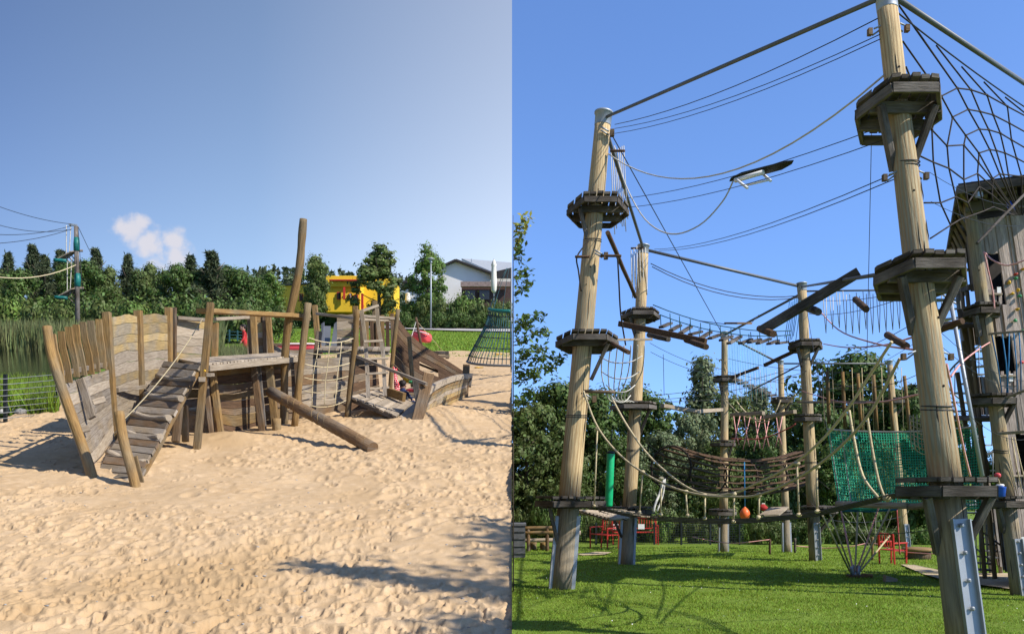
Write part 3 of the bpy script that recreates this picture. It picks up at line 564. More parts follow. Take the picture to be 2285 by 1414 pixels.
# --- loose things by the ship
lg = MB(); pa, pb = P(604, 874, 10.75), P(832, 1000, 9.35); n_ = 60; ax = (pb-pa).normalized(); sd_ = ax.cross(Vector((0, 0, 1))).normalized(); u_ = sd_.cross(ax)
lg.log(pa, pb, .066, .070, 16, .02, 8, 4)
log_o = ob('balance_log', lg, 'wood_hull', None, 'thick log with a carved lattice pattern sloping from the mast down to the sand', 'log')
cr = MB()
for s_ in (1, -1):
    for k in range(3):
        cr.tube([pa.lerp(pb, .12+.85*i/70)+(sd_*math.cos(s_*i*.42+k*2.094)+u_*math.sin(s_*i*.42+k*2.094))*.067 for i in range(71)], .0045, 4)
ob('lattice_carving', cr, 'wood_tan', log_o)
ob('stump', MB().log(P(617, 968, 10.95), P(617, 933, 10.95), .056, .054, 14, .02, 3, 2), 'wood_tan', None, 'short round wooden stump standing in the sand at the upper end of the log', 'stump')
# ------------------------------------------------------------------ foliage
def leafmesh(name, C_, size, m, flat=.5, out=None, aspect=.55, seed=1, updir=0):
    g = np.random.default_rng(seed); n = len(C_); d = g.normal(size=(n, 3))
    if out is not None: d = d+out*flat*.45
    d[:, 2] += updir; d /= np.linalg.norm(d, axis=1)[:, None]
    r = g.normal(size=(n, 3)); s = np.cross(d, r); s /= np.linalg.norm(s, axis=1)[:, None]+1e-9
    t = np.cross(d, s); sz = (size*(.6+.8*g.random(n)))[:, None] if np.isscalar(size) else size[:, None]*(.6+.8*g.random(n))[:, None]
    V = np.stack([C_-s*sz, C_+t*sz*aspect+d*sz*.15, C_+s*sz, C_-t*sz*aspect+d*sz*.15], 1).reshape(-1, 3)
    F = np.arange(4*n).reshape(n, 4); me = npmesh(name, V, F, m); return me
def clumps(centers, rad, per, seed):
    g = np.random.default_rng(seed); c = np.repeat(centers, per, 0); n = len(c); d = g.normal(size=(n, 3)); d /= np.linalg.norm(d, axis=1)[:, None]
    rr = np.repeat(rad, per)*g.random(n)**.4*np.where(g.random(n) < .18, 1.7, 1.0); return c+d*rr[:, None]*np.array([1, 1, .8]), d
def broad(name, m, seed, nc=110, per=75, size=.020, prof=None, cr=(.05, .12)):       # unit tree: height 1, crown radius about .38
    g = np.random.default_rng(seed); cs = []
    while len(cs) < nc:
        z = g.random(); a = g.random()*6.283; r = g.random()**.45; w = prof(z)*(.8+.25*math.sin(a*2+seed)+.2*math.sin(a*3+seed*2+z*6))
        cs.append((math.cos(a)*r*w, math.sin(a)*r*w, .2+.77*z))
    cs = np.array(cs); C_, d = clumps(cs, g.uniform(*cr, nc), per, seed); return leafmesh(name, C_, size, m, .5, d, seed=seed, updir=.25)
def conifer(name, m, seed, tiers=22, size=.03, width=.26, up_=.25):
    g = np.random.default_rng(seed); pts = []
    for i in range(tiers):
        z = .06+.94*i/tiers; L_ = width*(1-z)**1.1*(.65+.7*g.random())+.012
        for k in range(g.integers(5, 9)):
            a = g.random()*6.283; ll = L_*(.6+.6*g.random())
            for q in range(46): f = g.random()**.6; pts.append((math.cos(a)*ll*f, math.sin(a)*ll*f, z+up_*ll*f*f+.016*g.normal()))
    C_ = np.array(pts)+g.normal(size=(len(pts), 3))*.014; o_ = C_.copy(); o_[:, 2] = .1; return leafmesh(name, C_, size, m, .2, None, .2, seed)
oval = lambda z: .38*math.sin(math.pi*min(1, .12+.86*z))**.7
cone = lambda z: .36*(1-z)**.6*min(1, .35+z*4)
wide = lambda z: .46*math.sin(math.pi*min(1, .2+.75*z))**.6
slim = lambda z: .17*(1-z)**.7*min(1, .3+z*4)+.012
CR = {'oval_dark': broad('crown', 'leaf_dark', 1, prof=oval), 'oval_mid': broad('crown', 'leaf_mid', 2, prof=oval), 'wide_dark': broad('crown', 'leaf_dark', 3, nc=150, per=95, size=.016, prof=wide, cr=(.04, .10)), 'cone_mid': broad('crown', 'leaf_mid', 4, prof=cone),
      'oval_bright': broad('crown', 'leaf_bright', 5, prof=oval), 'slim_birch': broad('crown', 'leaf_birch', 6, nc=80, per=90, size=.012, prof=slim, cr=(.04, .08)), 'pine': conifer('crown', 'needle', 7), 'pine_b': conifer('crown', 'needle', 8, 18, .034, .32, .4),
      'maple': broad('crown', 'leaf_mid', 9, nc=80, per=90, size=.019, prof=cone, cr=(.03, .08)), 'linden': broad('crown', 'leaf_bright', 11, nc=75, per=130, size=.018, prof=oval, cr=(.06, .11)),
      'wide_mid': broad('crown', 'leaf_mid', 12, nc=150, per=95, size=.016, prof=wide, cr=(.04, .10)), 'willow': broad('crown', 'leaf_birch', 13, nc=110, per=110, size=.016, prof=wide, cr=(.05, .1))}
def trunkmesh():
    b = MB(); b.tube([Vector((0, 0, -.03)), Vector((.005, 0, .3)), Vector((-.004, .003, .6)), Vector((0, 0, .9))], 1, 8, [.026, .018, .011, .003])
    g = random.Random(4)
    for i in range(9):
        z = .25+.06*i; a = i*2.4; ll = .24*(1-z)+.06; b.tube([Vector((0, 0, z)), Vector((math.cos(a)*ll*.5, math.sin(a)*ll*.5, z+.06)), Vector((math.cos(a)*ll, math.sin(a)*ll, z+.14))], 1, 5, [.009, .006, .002])
    return mesh_from('trunk', b, Vector((0, 0, 0)), 'bark')
TRUNK = trunkmesh()
def tree(name, kind, base, h, w=1.0, label='', cat='tree', group=None, rz=None, trunk=True):
    r = thing(name, label, cat, base, group); s = (h*w, h*w, h); rz = random.uniform(0, 6.28) if rz is None else rz
    c = bpy.data.objects.new('crown', CR[kind]); COL.objects.link(c); c.parent = r; c.scale = s; c.rotation_euler = (0, 0, rz)
    if trunk:
        t = bpy.data.objects.new('trunk', TRUNK); COL.objects.link(t); t.parent = r; t.scale = s; t.rotation_euler = (0, 0, rz)
    return r
def bush_mesh(name, m, seed, nc=26, per=120, size=.05):
    g = np.random.default_rng(seed); a = g.random(nc)*6.283; r = g.random(nc)**.5*.75; z = .15+.6*g.random(nc)*(1-.5*r)
    C_, d = clumps(np.stack([np.cos(a)*r, np.sin(a)*r, z], 1), g.uniform(.18, .32, nc), per, seed); C_[:, 2] = np.abs(C_[:, 2]); return leafmesh(name, C_, size, m, .5, d, seed=seed, updir=.3)
BU = {'dark': bush_mesh('foliage', 'leaf_dark', 21), 'mid': bush_mesh('foliage', 'leaf_mid', 22), 'bright': bush_mesh('foliage', 'leaf_bright', 23)}
def bush(kind, base, rx, h, label, name='bush', group=None, ry=None):
    o = bpy.data.objects.new(name, BU[kind]); COL.objects.link(o); o.location = base; o.scale = (rx, ry or rx*.8, h); o.rotation_euler = (0, 0, random.uniform(-.5, .5)); ORG[o.name] = Vector(base)
    return tag(o, label, 'bush', group)
def on_left(px, Y, dz=0): return Vector(((px-1142.5)/FP*Y, Y, GL(Y)+dz))
def on_right(px, Y, dz=0): return Vector(((px-1142.5)/FP*Y, Y, GR(Y)+dz))
# ---- wood beyond the pond: each tree reaches a given row
def top_h(px, py, Y): return P(px, py, Y).z-GL(Y)
wood = [(-30, 587, 46, 'oval_mid', 1.0), (18, 564, 50, 'pine', 1.1), (45, 602, 44, 'oval_dark', 1.0), (72, 546, 52, 'pine_b', 1.0), (100, 570, 46, 'pine', 1.2), (135, 558, 54, 'pine_b', 1.0), (160, 587, 50, 'oval_dark', .9), (190, 584, 47, 'oval_dark', .9), (213, 554, 54, 'pine_b', 1.0), (245, 597, 48, 'cone_mid', .8), (285, 568, 50, 'pine', 1.1), (312, 602, 46, 'cone_mid', .9), (335, 590, 50, 'cone_mid', .8), (362, 608, 47, 'oval_mid', .8), (398, 592, 46, 'oval_dark', .9), (425, 570, 50, 'pine', 1.2), (450, 602, 47, 'oval_dark', 1.0), (472, 560, 46, 'pine_b', 1.3), (505, 596, 49, 'oval_dark', 1.0), (532, 604, 47, 'oval_dark', 1.1), (560, 618, 46, 'oval_dark', 1.0)]
for i, (px, py, Y, k, w) in enumerate(wood):
    nm = 'pine_tree' if 'pine' in k else 'broadleaf_tree'
    lab = ('dark spiky pine' if 'pine' in k else 'leafy green tree') + f' in the wood beyond the pond, {ordinal(i) if i < 20 else "last"} tree counted from the left edge'
    tree(nm, k, on_left(px, Y), top_h(px, py, Y), w*(.95 if 'pine' in k else 1.0), lab, group='trees of the wood beyond the pond')
und = [(-10, 640, 41, 'mid'), (50, 650, 41, 'bright'), (110, 655, 40, 'mid'), (215, 640, 42, 'dark'), (265, 650, 41, 'mid'), (330, 655, 40, 'bright'), (385, 650, 41, 'mid'), (440, 645, 41, 'dark'), (500, 650, 40, 'mid'), (545, 650, 41, 'dark'), (590, 660, 42, 'mid'), (155, 655, 42, 'dark')]
for i, (px, py, Y, k) in enumerate(und):
    h = top_h(px, py, Y); bush(k, on_left(px, Y, -.1), h*.75, h/.85, f'{"dark" if k == "dark" else "light green" if k == "bright" else "green"} shrub at the foot of the wood, {ordinal(sorted(und).index((px, py, Y, k)))} shrub from the left', group='shrubs at the foot of the wood')
# far spruce forest: one dark mass on the horizon
g = np.random.default_rng(5); pts = []; szs = []
for i in range(150):
    px = 540+g.random()*430; Y = 150+g.random()*60; top = np.interp(px, [540, 600, 700, 800, 900, 970], [600, 602, 604, 610, 618, 640])+g.normal()*5; b_ = on_left(px, Y); hh = P(px, top, Y).z-b_.z
    for q in range(60):
        z = g.random(); rr = .16*hh*(1-z)*g.random()**.5; a = g.random()*6.28; pts.append((b_.x+math.cos(a)*rr, b_.y+math.sin(a)*rr, b_.z+hh*(.25+.75*z))); szs.append(.035*hh)
link('spruce_forest', leafmesh('spruce_forest', np.array(pts), np.array(szs), 'needle', 0, None, .4, 3), kind='stuff', label='distant dark spruce forest along the skyline behind the yellow building', cat='forest')
# reeds and bank grass: uncountable
def blades(name, X, Y, Z, h, w, m, lean=.25, seed=0, **kw):
    g = np.random.default_rng(seed); n = len(X); a = g.random(n)*6.283; h = h*(.55+.7*g.random(n)); b = np.stack([X, Y, Z], 1); s = np.stack([np.cos(a), np.sin(a), 0*a], 1)*(w*(.7+.6*g.random(n)))[:, None]
    tp = b+np.stack([g.normal(size=n)*lean*h, g.normal(size=n)*lean*h, h], 1); md = b*.45+tp*.55; md[:, 2] += h*.08
    V = np.stack([b-s, b+s, md+s*.8, tp, md-s*.8], 1).reshape(-1, 3); i = np.arange(n)*5; F = np.stack([i, i+1, i+2, i+3, i+4], 1); return link(name, npmesh(name, V, F, m), **kw)
n = 9000; Yr = 31+g.random(n)*9; pxr = -60+g.random(n)*560
blades('reeds', (pxr-1142.5)/FP*Yr, Yr, vGL(Yr)-.1, 1.0, .022, 'reed', .12, 1, kind='stuff', label='belt of pale reeds along the far bank of the pond', cat='reeds')
n = 5200; Yr = 12.6+g.random(n)*3.2; pxr = -40+g.random(n)*170
blades('bank_grass', (pxr-1142.5)/FP*Yr, Yr, vGL(Yr)-.05, .34, .007, 'grass_blade', .25, 2, kind='stuff', label='tall grass on the near bank of the pond behind the wire fence', cat='grass')
n = 6000; Yr = 17+g.random(n)*8; pxr = 470+g.random(n)*110
blades('meadow_grass', (pxr-1142.5)/FP*Yr, Yr, vGL(Yr)-.1, .55, .010, 'reed', .2, 3, kind='stuff', label='tall uncut grass seen through the opening in the ship side', cat='grass')
n = 26000; Yr = 27+g.random(n)*36; pxr = 560+g.random(n)*582
blades('far_lawn_grass', np.minimum((pxr-1142.5)/FP*Yr, -.01), Yr, vGL(Yr)-.09, .07, .02, 'grass_blade', .3, 4, kind='stuff', label='mown grass of the lawn behind the sand', cat='grass')
# ---- single trees by the buildings
tree('small_tree', 'oval_bright', on_left(602, 72), top_h(602, 612, 72), 1.0, 'small bright green tree left of the ship mast before the yellow building', group='trees by the buildings', rz=1)
tree('maple_tree', 'oval_mid', on_left(705, 72), top_h(705, 574, 72), .80, 'round dark green tree right behind the mast before the yellow building', group='trees by the buildings', rz=2)
tree('maple_tree', 'maple', on_left(845, 72), top_h(845, 548, 72), 1.25, 'spreading tree with open upright branches right of the yellow wall', group='trees by the buildings', rz=.4)
tree('linden_tree', 'linden', on_left(955, 72), top_h(955, 550, 72), .8, 'bright dense conical tree left of the white gabled house', group='trees by the buildings', rz=3)
hb = [(560, 676, 73, 'dark', 1.74), (640, 684, 75, 'mid', 1.45), (720, 674, 78, 'dark', 1.59), (760, 670, 78, 'dark', 1.74), (800, 668, 78, 'dark', 1.45), (838, 676, 77, 'mid', 1.30), (925, 660, 73, 'bright', 1.59), (960, 655, 71, 'mid', 1.45), (1000, 648, 70, 'mid', 1.59), (1040, 645, 70, 'bright', 1.59), (1085, 660, 69, 'mid', 1.74), (1120, 655, 70, 'mid', 1.01), (905, 690, 69, 'dark', 1.16), (980, 690, 67, 'dark', 1.45), (1030, 690, 67, 'dark', 1.45), (1085, 692, 66, 'dark', 1.45), (1118, 694, 66, 'dark', 0.80), (670, 690, 73, 'dark', 1.30), (605, 690, 73, 'mid', 1.30)]
for i, (px, py, Y, k, w) in enumerate(hb):
    h = top_h(px, py, Y); o = sorted(hb).index((px, py, Y, k, w))
    bush(k, on_left(px, Y, -.1), w*1.0, h/.85, f'{"dark" if k == "dark" else "light" if k == "bright" else "mid"} green shrub in the border before the buildings, {ordinal(o)} from the left', group='shrubs before the buildings')
# ---- yellow building
def face_box(parent, name, px0, px1, py0, py1, Y, th, m): p, q = P(px0, (py0+py1)/2, Y), P(px1, (py0+py1)/2, Y); return ob(name, MB().beam(p, q, th, (py1-py0)/FP*Y, up=(0, 0, 1), bev=.01), m, parent)
yb = thing('yellow_building', 'bright yellow flat-roofed building with a red edge and red trim', 'building', on_left(760, 78))
face_box(yb, 'wall', 738, 812, 626, 705, 78, 4, 'wall_yellow'); ob('side_wall', MB().poly([P(737, 632, 77), P(737, 705, 77), P(626, 705, 92), P(626, 638, 92)], .3, (.2, 1, 0)), 'wall_yellow', yb); face_box(yb, 'wing_wall', 813, 885, 632, 705, 80, 4, 'wall_yellow')
face_box(yb, 'roof_edge', 735, 815, 624, 626.6, 75.7, .3, 'paint_red'); ob('roof_edge', MB().beam(P(737, 630.5, 76.8), P(624, 636.5, 92), .3, .14), 'roof_and_shade_dark', yb); face_box(yb, 'parapet', 736, 814, 626, 640, 75.9, .2, 'wall_yellow')
for (x0, x1, y0, y1, m_) in ((752, 761, 652, 668, 'glass_dark'), (779, 784, 654, 666, 'plastic_white'), (790, 799, 657, 672, 'wall_maroon'), (700, 716, 655, 672, 'glass_dark'), (668, 676, 655, 672, 'wall_maroon')):
    w_ = face_box(yb, 'window', x0, x1, y0, y1, 75.95 if x0 > 738 else 76+(737-x1)*.135, .12, 'paint_red'); face_box(w_, 'pane', x0+1.2, x1-1.2, y0+1.2, y1-1.2, 75.85 if x0 > 738 else 75.9+(737-x1)*.135, .1, m_)
face_box(yb, 'column', 766, 770, 641, 668, 75.7, .2, 'paint_red'); face_box(yb, 'column', 806, 811, 655, 690, 75.7, .2, 'paint_red'); face_box(yb, 'column', 684, 688, 645, 700, 82.5, .2, 'paint_red')
# ---- white gabled house
hs = thing('white_house', 'white house with dark gable edge and pale metal roof behind the hedge', 'house', on_left(1060, 87))
gpts = [P(978, 600, 87), P(1017, 583, 87), P(1098, 614, 87), P(1141, 614, 87), P(1141, 700, 87), P(978, 700, 87)]
ob('gable_wall', MB().poly(gpts, .3, (0, 1, 0)), 'wall_white', hs)
b0, b1, b2 = P(976, 599, 86.6), P(1017, 580.5, 86.6), P(1105, 613, 86.6); bk_ = Vector((3.8, 9, 0))
ob('verge', MB().beam(b0, b1, .35, .22).beam(b1, b2, .35, .22), 'roof_and_shade_dark', hs)
ob('roof', MB().poly([b1+Vector((0, .1, .05)), b2+Vector((0, .1, .05)), b2+Vector((0, 22, 0)), b1+Vector((3.0, 22, .25))], .12, (.3, 0, 1)), 'roof_metal', hs)
ob('roof', MB().poly([b0+Vector((0, .1, .05)), b1+Vector((0, .1, .05)), b1+Vector((0, 22, .05)), b0+Vector((0, 22, 0))], .12, (-.4, 0, 1)), 'roof_metal', hs)
ob('roof_edge', MB().poly([P(1094, 608, 86), P(1141.5, 597, 86), P(1141.5, 620, 86), P(1094, 620, 86)], .3, (0, 1, 0)), 'roof_and_shade_dark', hs)
ob('roof_slope', MB().poly([P(1030, 581, 91), P(1141.5, 590, 91), P(1141.5, 612, 88), P(1098, 610, 88)], .2, (0, 0, 1)), 'roof_metal', hs)
ob('annex_wall', MB().poly([P(1030, 635, 85), P(1141.5, 635, 85), P(1141.5, 700, 85), P(1030, 700, 85)], .3, (0, 1, 0)), 'wall_maroon', hs)
face_box(hs, 'fascia', 1028, 1141, 629, 640, 84.5, .4, 'fascia_pink'); face_box(hs, 'chimney', 1051, 1053, 578, 588, 89, .2, 'steel'); face_box(hs, 'low_wall', 905, 978, 632, 700, 89, .3, 'wall_white'); face_box(hs, 'low_roof', 900, 980, 628, 633, 88.8, 1, 'roof_and_shade_dark')
for x in (1038, 1070): face_box(hs, 'window', x, x+22, 648, 668, 84.6, .1, 'glass_dark')
# closed parasols
def parasol(px, y0, y1, Y, wpx, label):
    b = P(px, y1, Y); H_ = (y1-y0)/FP*Y; w = wpx/FP*Y/2; t = thing('parasol', label, 'parasol', b, 'closed parasols')
    mb = MB(); n_ = 16; prof = [(.35, .04), (.9, .1), (1.0, .35), (.85, .62), (.75, .8), (.9, .84), (.45, .95), (.12, 1.0)]
    mb.lathe(b, [(w*r*(1+.0*i), H_*z) for i, (r, z) in enumerate(prof)], n_)
    for i, v in enumerate(mb.v):
        k = i % n_; d = v-b; f = 1.12 if k % 2 else .82; mb.v[i] = b+Vector((d.x*f, d.y*f, d.z))
    ob('canopy', mb, 'cloth_white', t); ob('pole', MB().tube([b-Vector((0, 0, b.z-GL(Y))), b+Vector((0, 0, H_*1.02))], .03, 6), 'steel', t)
parasol(1102, 579, 656, 80, 13, 'tall closed cream parasol in front of the white house')
parasol(910, 652, 678, 82, 12, 'closed cream parasol beside the path left of the hedge')
# street lamps
def lamp(px, y0, y1, Y, label, hw):
    b = on_left(px, Y); tp = P(px, y0, Y); t = thing('street_lamp', label, 'street lamp', b, 'street lamps along the path')
    ob('pole', MB().tube([b, b.lerp(tp, .45), tp], 1, 8, [.06, .06, .045]), 'steel', t)
    w = hw/FP*Y; ob('lamp_head', MB().lathe(tp-Vector((0, 0, .22)), [(w*.3, -.12), (w*.35, 0), (w*.25, .02), (w*.25, .16), (w, .17), (w*.8, .22), (w*.2, .30)], 14), 'steel', t)
lamp(961.5, 577, 733, 66, 'grey street lamp with a flat round head standing in the grass before the hedge', 9)
lamp(867, 609, 697, 80, 'smaller grey street lamp far down the path beside the spreading tree', 5)
# ---- wire fence by the pond
fc = thing('wire_fence', 'dark wire mesh fence along the pond at the left edge of the sand', 'fence', gp(12, 937))
ob('post', MB().box(P(12, 890, 11.75), .04, .04, 94/FP*11.75+.1), 'fence_metal', fc)
ob('post', MB().box(P(128, 880, 12.9), .04, .04, .65), 'fence_metal', fc); ob('post', MB().box(P(-110, 900, 10.9), .04, .04, .65), 'fence_metal', fc)
for i in range(8):
    f = i/7; ob('wire', MB().tube([P(-110, 842+f*100, 10.9), P(12, 845+f*88, 11.7), P(128, 835+f*86, 12.85)], .0045, 4), 'steel', fc)
vb = MB()
for i in range(34):
    t = i/33; a = P(12, 845, 11.7).lerp(P(128, 835, 12.85), t) if t > .4 else P(-110, 842, 10.9).lerp(P(12, 845, 11.7), t/.4); vb.tube([a, a-Vector((0, 0, .56))], .002, 3)
ob('upright_wires', vb, 'fence_metal', fc)['kind'] = 'stuff'
for i, (px, py, r) in enumerate(((20, 922, .09), (45, 925, .07), (88, 917, .08), (100, 912, .05), (4, 925, .06))): ob('boulder', MB().blob(gp(px, py-6), r*1.4, r, r*.7, i, .25), 'rock', None, f'pale boulder on the pond bank behind the wire fence, {ordinal(sorted([20, 45, 88, 100, 4]).index(px))} from the left', 'boulder', 'boulders on the pond bank')
fp = thing('picket_fence', 'row of green metal fence posts in the meadow seen through the ship opening', 'fence', gp(495, 762))
for x, y0, y1 in ((495, 733, 762), (512, 735, 762), (530, 737, 760)): ob('post', MB().beam(P(x, y1, 36), P(x, y0, 36), .05, .05), 'rope_teal', fp)
for k in range(3): ob('wire', MB().tube([P(488, 738+k*8, 36), P(540, 741+k*7, 36)], .012, 4), 'rope_teal', fp)
# ---- far climbing pole with pads and landing nets
tp_ = thing('climbing_pole', 'tall wooden pole with green pads and two slanting landing platforms beyond the pond', 'climbing pole', on_left(173, 38))
yy = 36
ob('shaft', MB().tube([on_left(174, yy), P(170, 505, yy)], 1, 10, [.10, .085]), 'wood_dark', tp_)
for (y0, y1, x) in ((530, 561, 171), (610, 640, 173)): ob('pad', MB().lathe(P(x, y1, yy), [(.05, 0), (.115, .03), (.12, .3), (.10, (y1-y0)/FP*yy)], 12), 'pad_teal', tp_)
for k, (yt, x) in enumerate(((559, 166), (642, 168))):
    s_ = ob('landing_ramp', MB().strip([P(x-2, yt+2, yy+.1), P(x+19, yt+2, yy+.1)], [P(x-2, yt-1, yy+.9), P(x+19, yt-1, yy+.9)], .04), 'wood_grey', tp_)
    a0, a1 = P(x-42, yt+20, yy-.5), P(x-8, yt+2, yy-.4); b0, b1 = P(x-15, yt+17, yy+.3), P(x+8, yt, yy+.3)
    for i in range(9): f0, f1 = i/9+.008, (i+1)/9-.008; ob('board', MB().strip([a0.lerp(a1, f0), a0.lerp(a1, f1)], [b0.lerp(b1, f0), b0.lerp(b1, f1)], .04), 'wood_grey', s_)
    ob('pad_edge', MB().log(P(x-46, yt+21, yy-.5), P(x-18, yt+23, yy-.4), .075, .07, 8, .03, 3, k), 'pad_teal', tp_)
    for q in range(3): ob('strut', MB().tube([P(x-18+q*6, yt+19-q*4, yy), P(x+8, yt+44-q*8, yy)], .022, 5), 'wood_grey', tp_)
    for dx in (-10, 0): ob('hang_rope', MB().tube(sag(P(x-8+dx*1.0, yt-56 if k == 0 else yt-66, yy), P(x-12+dx*.6, yt+17, yy), -.0)[:], .018, 4), 'rope_white', tp_)
ob('bracket', MB().beam(P(154, 501, yy), P(172, 503, yy), .07, .08), 'steel', tp_)
for i, (a, b, s_, m_, lab) in enumerate((((-60, 438, 30), (160, 500, 36), .15, 'cable', 'uppermost dark cable running left from the top of the far climbing pole'), ((-60, 482, 30), (150, 513, 36), .25, 'cable', 'slack cable below the top one of the far climbing pole'), ((-60, 518, 30), (158, 504, 36), .2, 'cable', 'cable crossing below the slack one left of the far climbing pole'), ((-60, 545, 30), (160, 511, 36), .15, 'cable', 'lowest dark cable left of the far climbing pole against the sky'), ((-60, 608, 30), (172, 590, 36), .35, 'rope_cream', 'pale sagging rope left of the far climbing pole before the trees'), ((174, 505, 36), (205, 570, 42), 0, 'cable', 'short guy wire dropping right from the top of the far climbing pole'))):
    ob('cable', MB().tube(sag(P(*a), P(*b), s_), .011 if m_ == 'cable' else .022, 5), m_, None, lab, 'cable')
gw = ob('cable', MB().tube([P(174, 506, 36), P(188, 700, 35.5)], .010, 4), 'cable', None, 'thin wire hanging straight down beside the far climbing pole', 'cable')
# ---- red tub boats, slide, little dock, spider net, toys
def tub(name, c, L_, W_, H_, rot, label, m='plastic_red'):
    t = thing(name, label, 'boat', c); n_ = 12; mb = MB(); path = []; rad = []
    sec = [(math.cos(a)*W_/2, max(math.sin(a), -.75)*H_/2) for a in [2*math.pi*j/12 for j in range(12)]]
    ax = Matrix.Rotation(rot[0], 3, 'Z') @ Matrix.Rotation(rot[1], 3, 'Y') @ Vector((1, 0, 0)); pts = [Vector(c)+ax*(L_*(f-.5)) for f in (0, .06, .3, .7, .94, 1)]
    mb.sweep(pts, sec, None, [.55, .9, 1, 1, .85, .5]); ob('hull', mb, m, t)
    rim = MB(); rim.tube([Vector(c)+ax*(L_*(f-.5))+Vector((0, -W_*.5*k, H_*.32)) for f, k in ((0, .5), (.06, .85), (.3, .98), (.7, .98), (.94, .82), (1, .4))], .02, 5); ob('rim', rim, 'plastic_white', t); return t
tub('toy_boat', P(941, 752, 27), .62, .42, .38, (-.7, .25), 'red plastic boat shell tilted behind the bow of the play ship')
bo = thing('leaning_post', 'thin dark wooden post leaning beside the red boat shell with guy ropes', 'post', gp(940, 775)); ob('shaft', MB().log(P(940, 772, 25.5), P(928, 708, 25.5), .04, .035, 8), 'wood_brown', bo)
ob('guy_rope', MB().tube([P(930, 716, 25.5), P(986, 781, 27)], .010, 4), 'rope_cream', bo); ob('guy_rope', MB().tube([P(928, 718, 25.5), P(918, 752, 23)], .010, 4), 'rope_white', bo)
tub('toy_boat', P(672, 778, 22), 1.15, .4, .3, (0, 0), 'red plastic boat with white rim behind the mast of the play ship')
dk = thing('timber_edging', 'low dark timber frame lying in the sand right of the bow', 'timber frame', gp(985, 800)); ob('beam', MB().beam(P(965, 787, 26), P(1000, 787, 26), .10, .09), 'wood_dark', dk); ob('beam', MB().beam(P(972, 795, 24), P(1003, 795, 24), .08, .07), 'wood_grey', dk); ob('post', MB().beam(P(998, 800, 24.2), P(998, 784, 24.2), .09, .09), 'wood_dark', dk)
sl_ = thing('metal_slide', 'shiny steel slide standing on the lawn behind the play ship', 'slide', on_left(735, 21))
ob('chute', MB().poly([P(716, 776, 19.3), P(717, 722, 19.9), P(723, 718, 19.9), P(724, 776, 19.3)], .04, (0, 1, 0)), 'steel_dull', sl_); ob('side_panel', MB().poly([P(737, 778, 19.3), P(746, 722, 19.9), P(750, 718, 19.9), P(760, 718, 19.9), P(764, 722, 19.9), P(764, 778, 19.3)], .04, (0, 1, 0)), 'steel_dull', sl_); ob('slide_bed', MB().strip([P(724, 770, 19.6), P(736, 770, 19.6)], [P(724, 728, 21), P(738, 728, 21)], .02), 'steel_dull', sl_)
sp = thing('net_climber', 'dark rope net climbing pyramid at the seam on the edge of the sand', 'climbing net', gp(1100, 812))
ax_ = P(1139, 560, 20.5); NR = 15
def ring(px0, py, Yc, rpx, n_=9): return [P(1139-rpx*math.cos(math.pi/2*k/(n_-1)*1.0), py+rpx*.10*math.sin(math.pi/2*k/(n_-1)), Yc-rpx/FP*Yc*.9*math.sin(math.pi/2*k/(n_-1))) for k in range(n_)]
prof_ = [(598, 8), (620, 20), (650, 32), (690, 47), (702, 49), (725, 56), (748, 68), (770, 80), (792, 92), (806, 97)]
rings = [ring(0, y, 20.5, max(r, 1)) for y, r in prof_]
for (k, rad, m_) in ((3, .045, 'pad_teal'), (9, .028, 'steel_dull')): ob('hoop', MB().tube(smooth(rings[k], 3), rad, 8), m_, sp)
for k in (4, 5, 6, 7, 8): ob('ring_rope', MB().tube(smooth(rings[k], 3), .011, 5), 'rope_teal', sp)
for j in range(9): ob('rope', MB().tube([rings[k][j] for k in range(0 if j % 3 == 0 else 3, len(rings))], 1, 5, [.006 if k < 3 else .011 for k in range(0 if j % 3 == 0 else 3, len(rings))]), 'rope_teal', sp)
for j in range(8): ob('rope', MB().tube([(rings[k][j]+rings[k][j+1])/2 for k in range(4, len(rings))], .009, 5), 'rope_teal', sp)
kn = MB()
for k in (4, 5, 6, 7, 8):
    for j in range(9): kn.blob(rings[k][j], .024, .024, .024, 0, 0, 1)
ob('knots', kn, 'rope_dark', sp)
ob('mast', MB().tube([on_left(1140.5, 20.5), P(1140.5, 598, 20.5)], .012, 8), 'steel_dull', sp)
def toy(name, px, py, Y, m, label, kind):
    c = P(px, py, Y); mb = MB(); r = .055
    if kind == 'bucket': mb.lathe(c, [(r*.7, 0), (r, .09), (r*1.05, .095), (r*.8, .09), (r*.6, .01)], 12)
    else: mb.blob(c, r*1.2, r*.7, r*.5, 2, .3).beam(c, c+Vector((.16, .02, .01)), .03, .02)
    return ob(name, mb, m, None, label, 'sand toy', 'toys in the sand')
toy('toy_bucket', 906, 854, 13.6, 'plastic_yellow', 'small yellow sand bucket by the child behind the ship', 'bucket'); toy('toy_truck', 915, 852, 13.8, 'plastic_green', 'small green sand toy by the child behind the ship', 'x'); toy('toy_shovel', 916, 870, 13.0, 'plastic_red', 'small red sand shovel lying beside the child', 'x')
toy('toy_digger', 1064, 820, YL(820), 'plastic_yellow', 'yellow sand toy lying before the net pyramid', 'x'); toy('toy_shovel', 1108, 790, 25, 'plastic_yellow', 'yellow sand toy lying under the net pyramid', 'x')
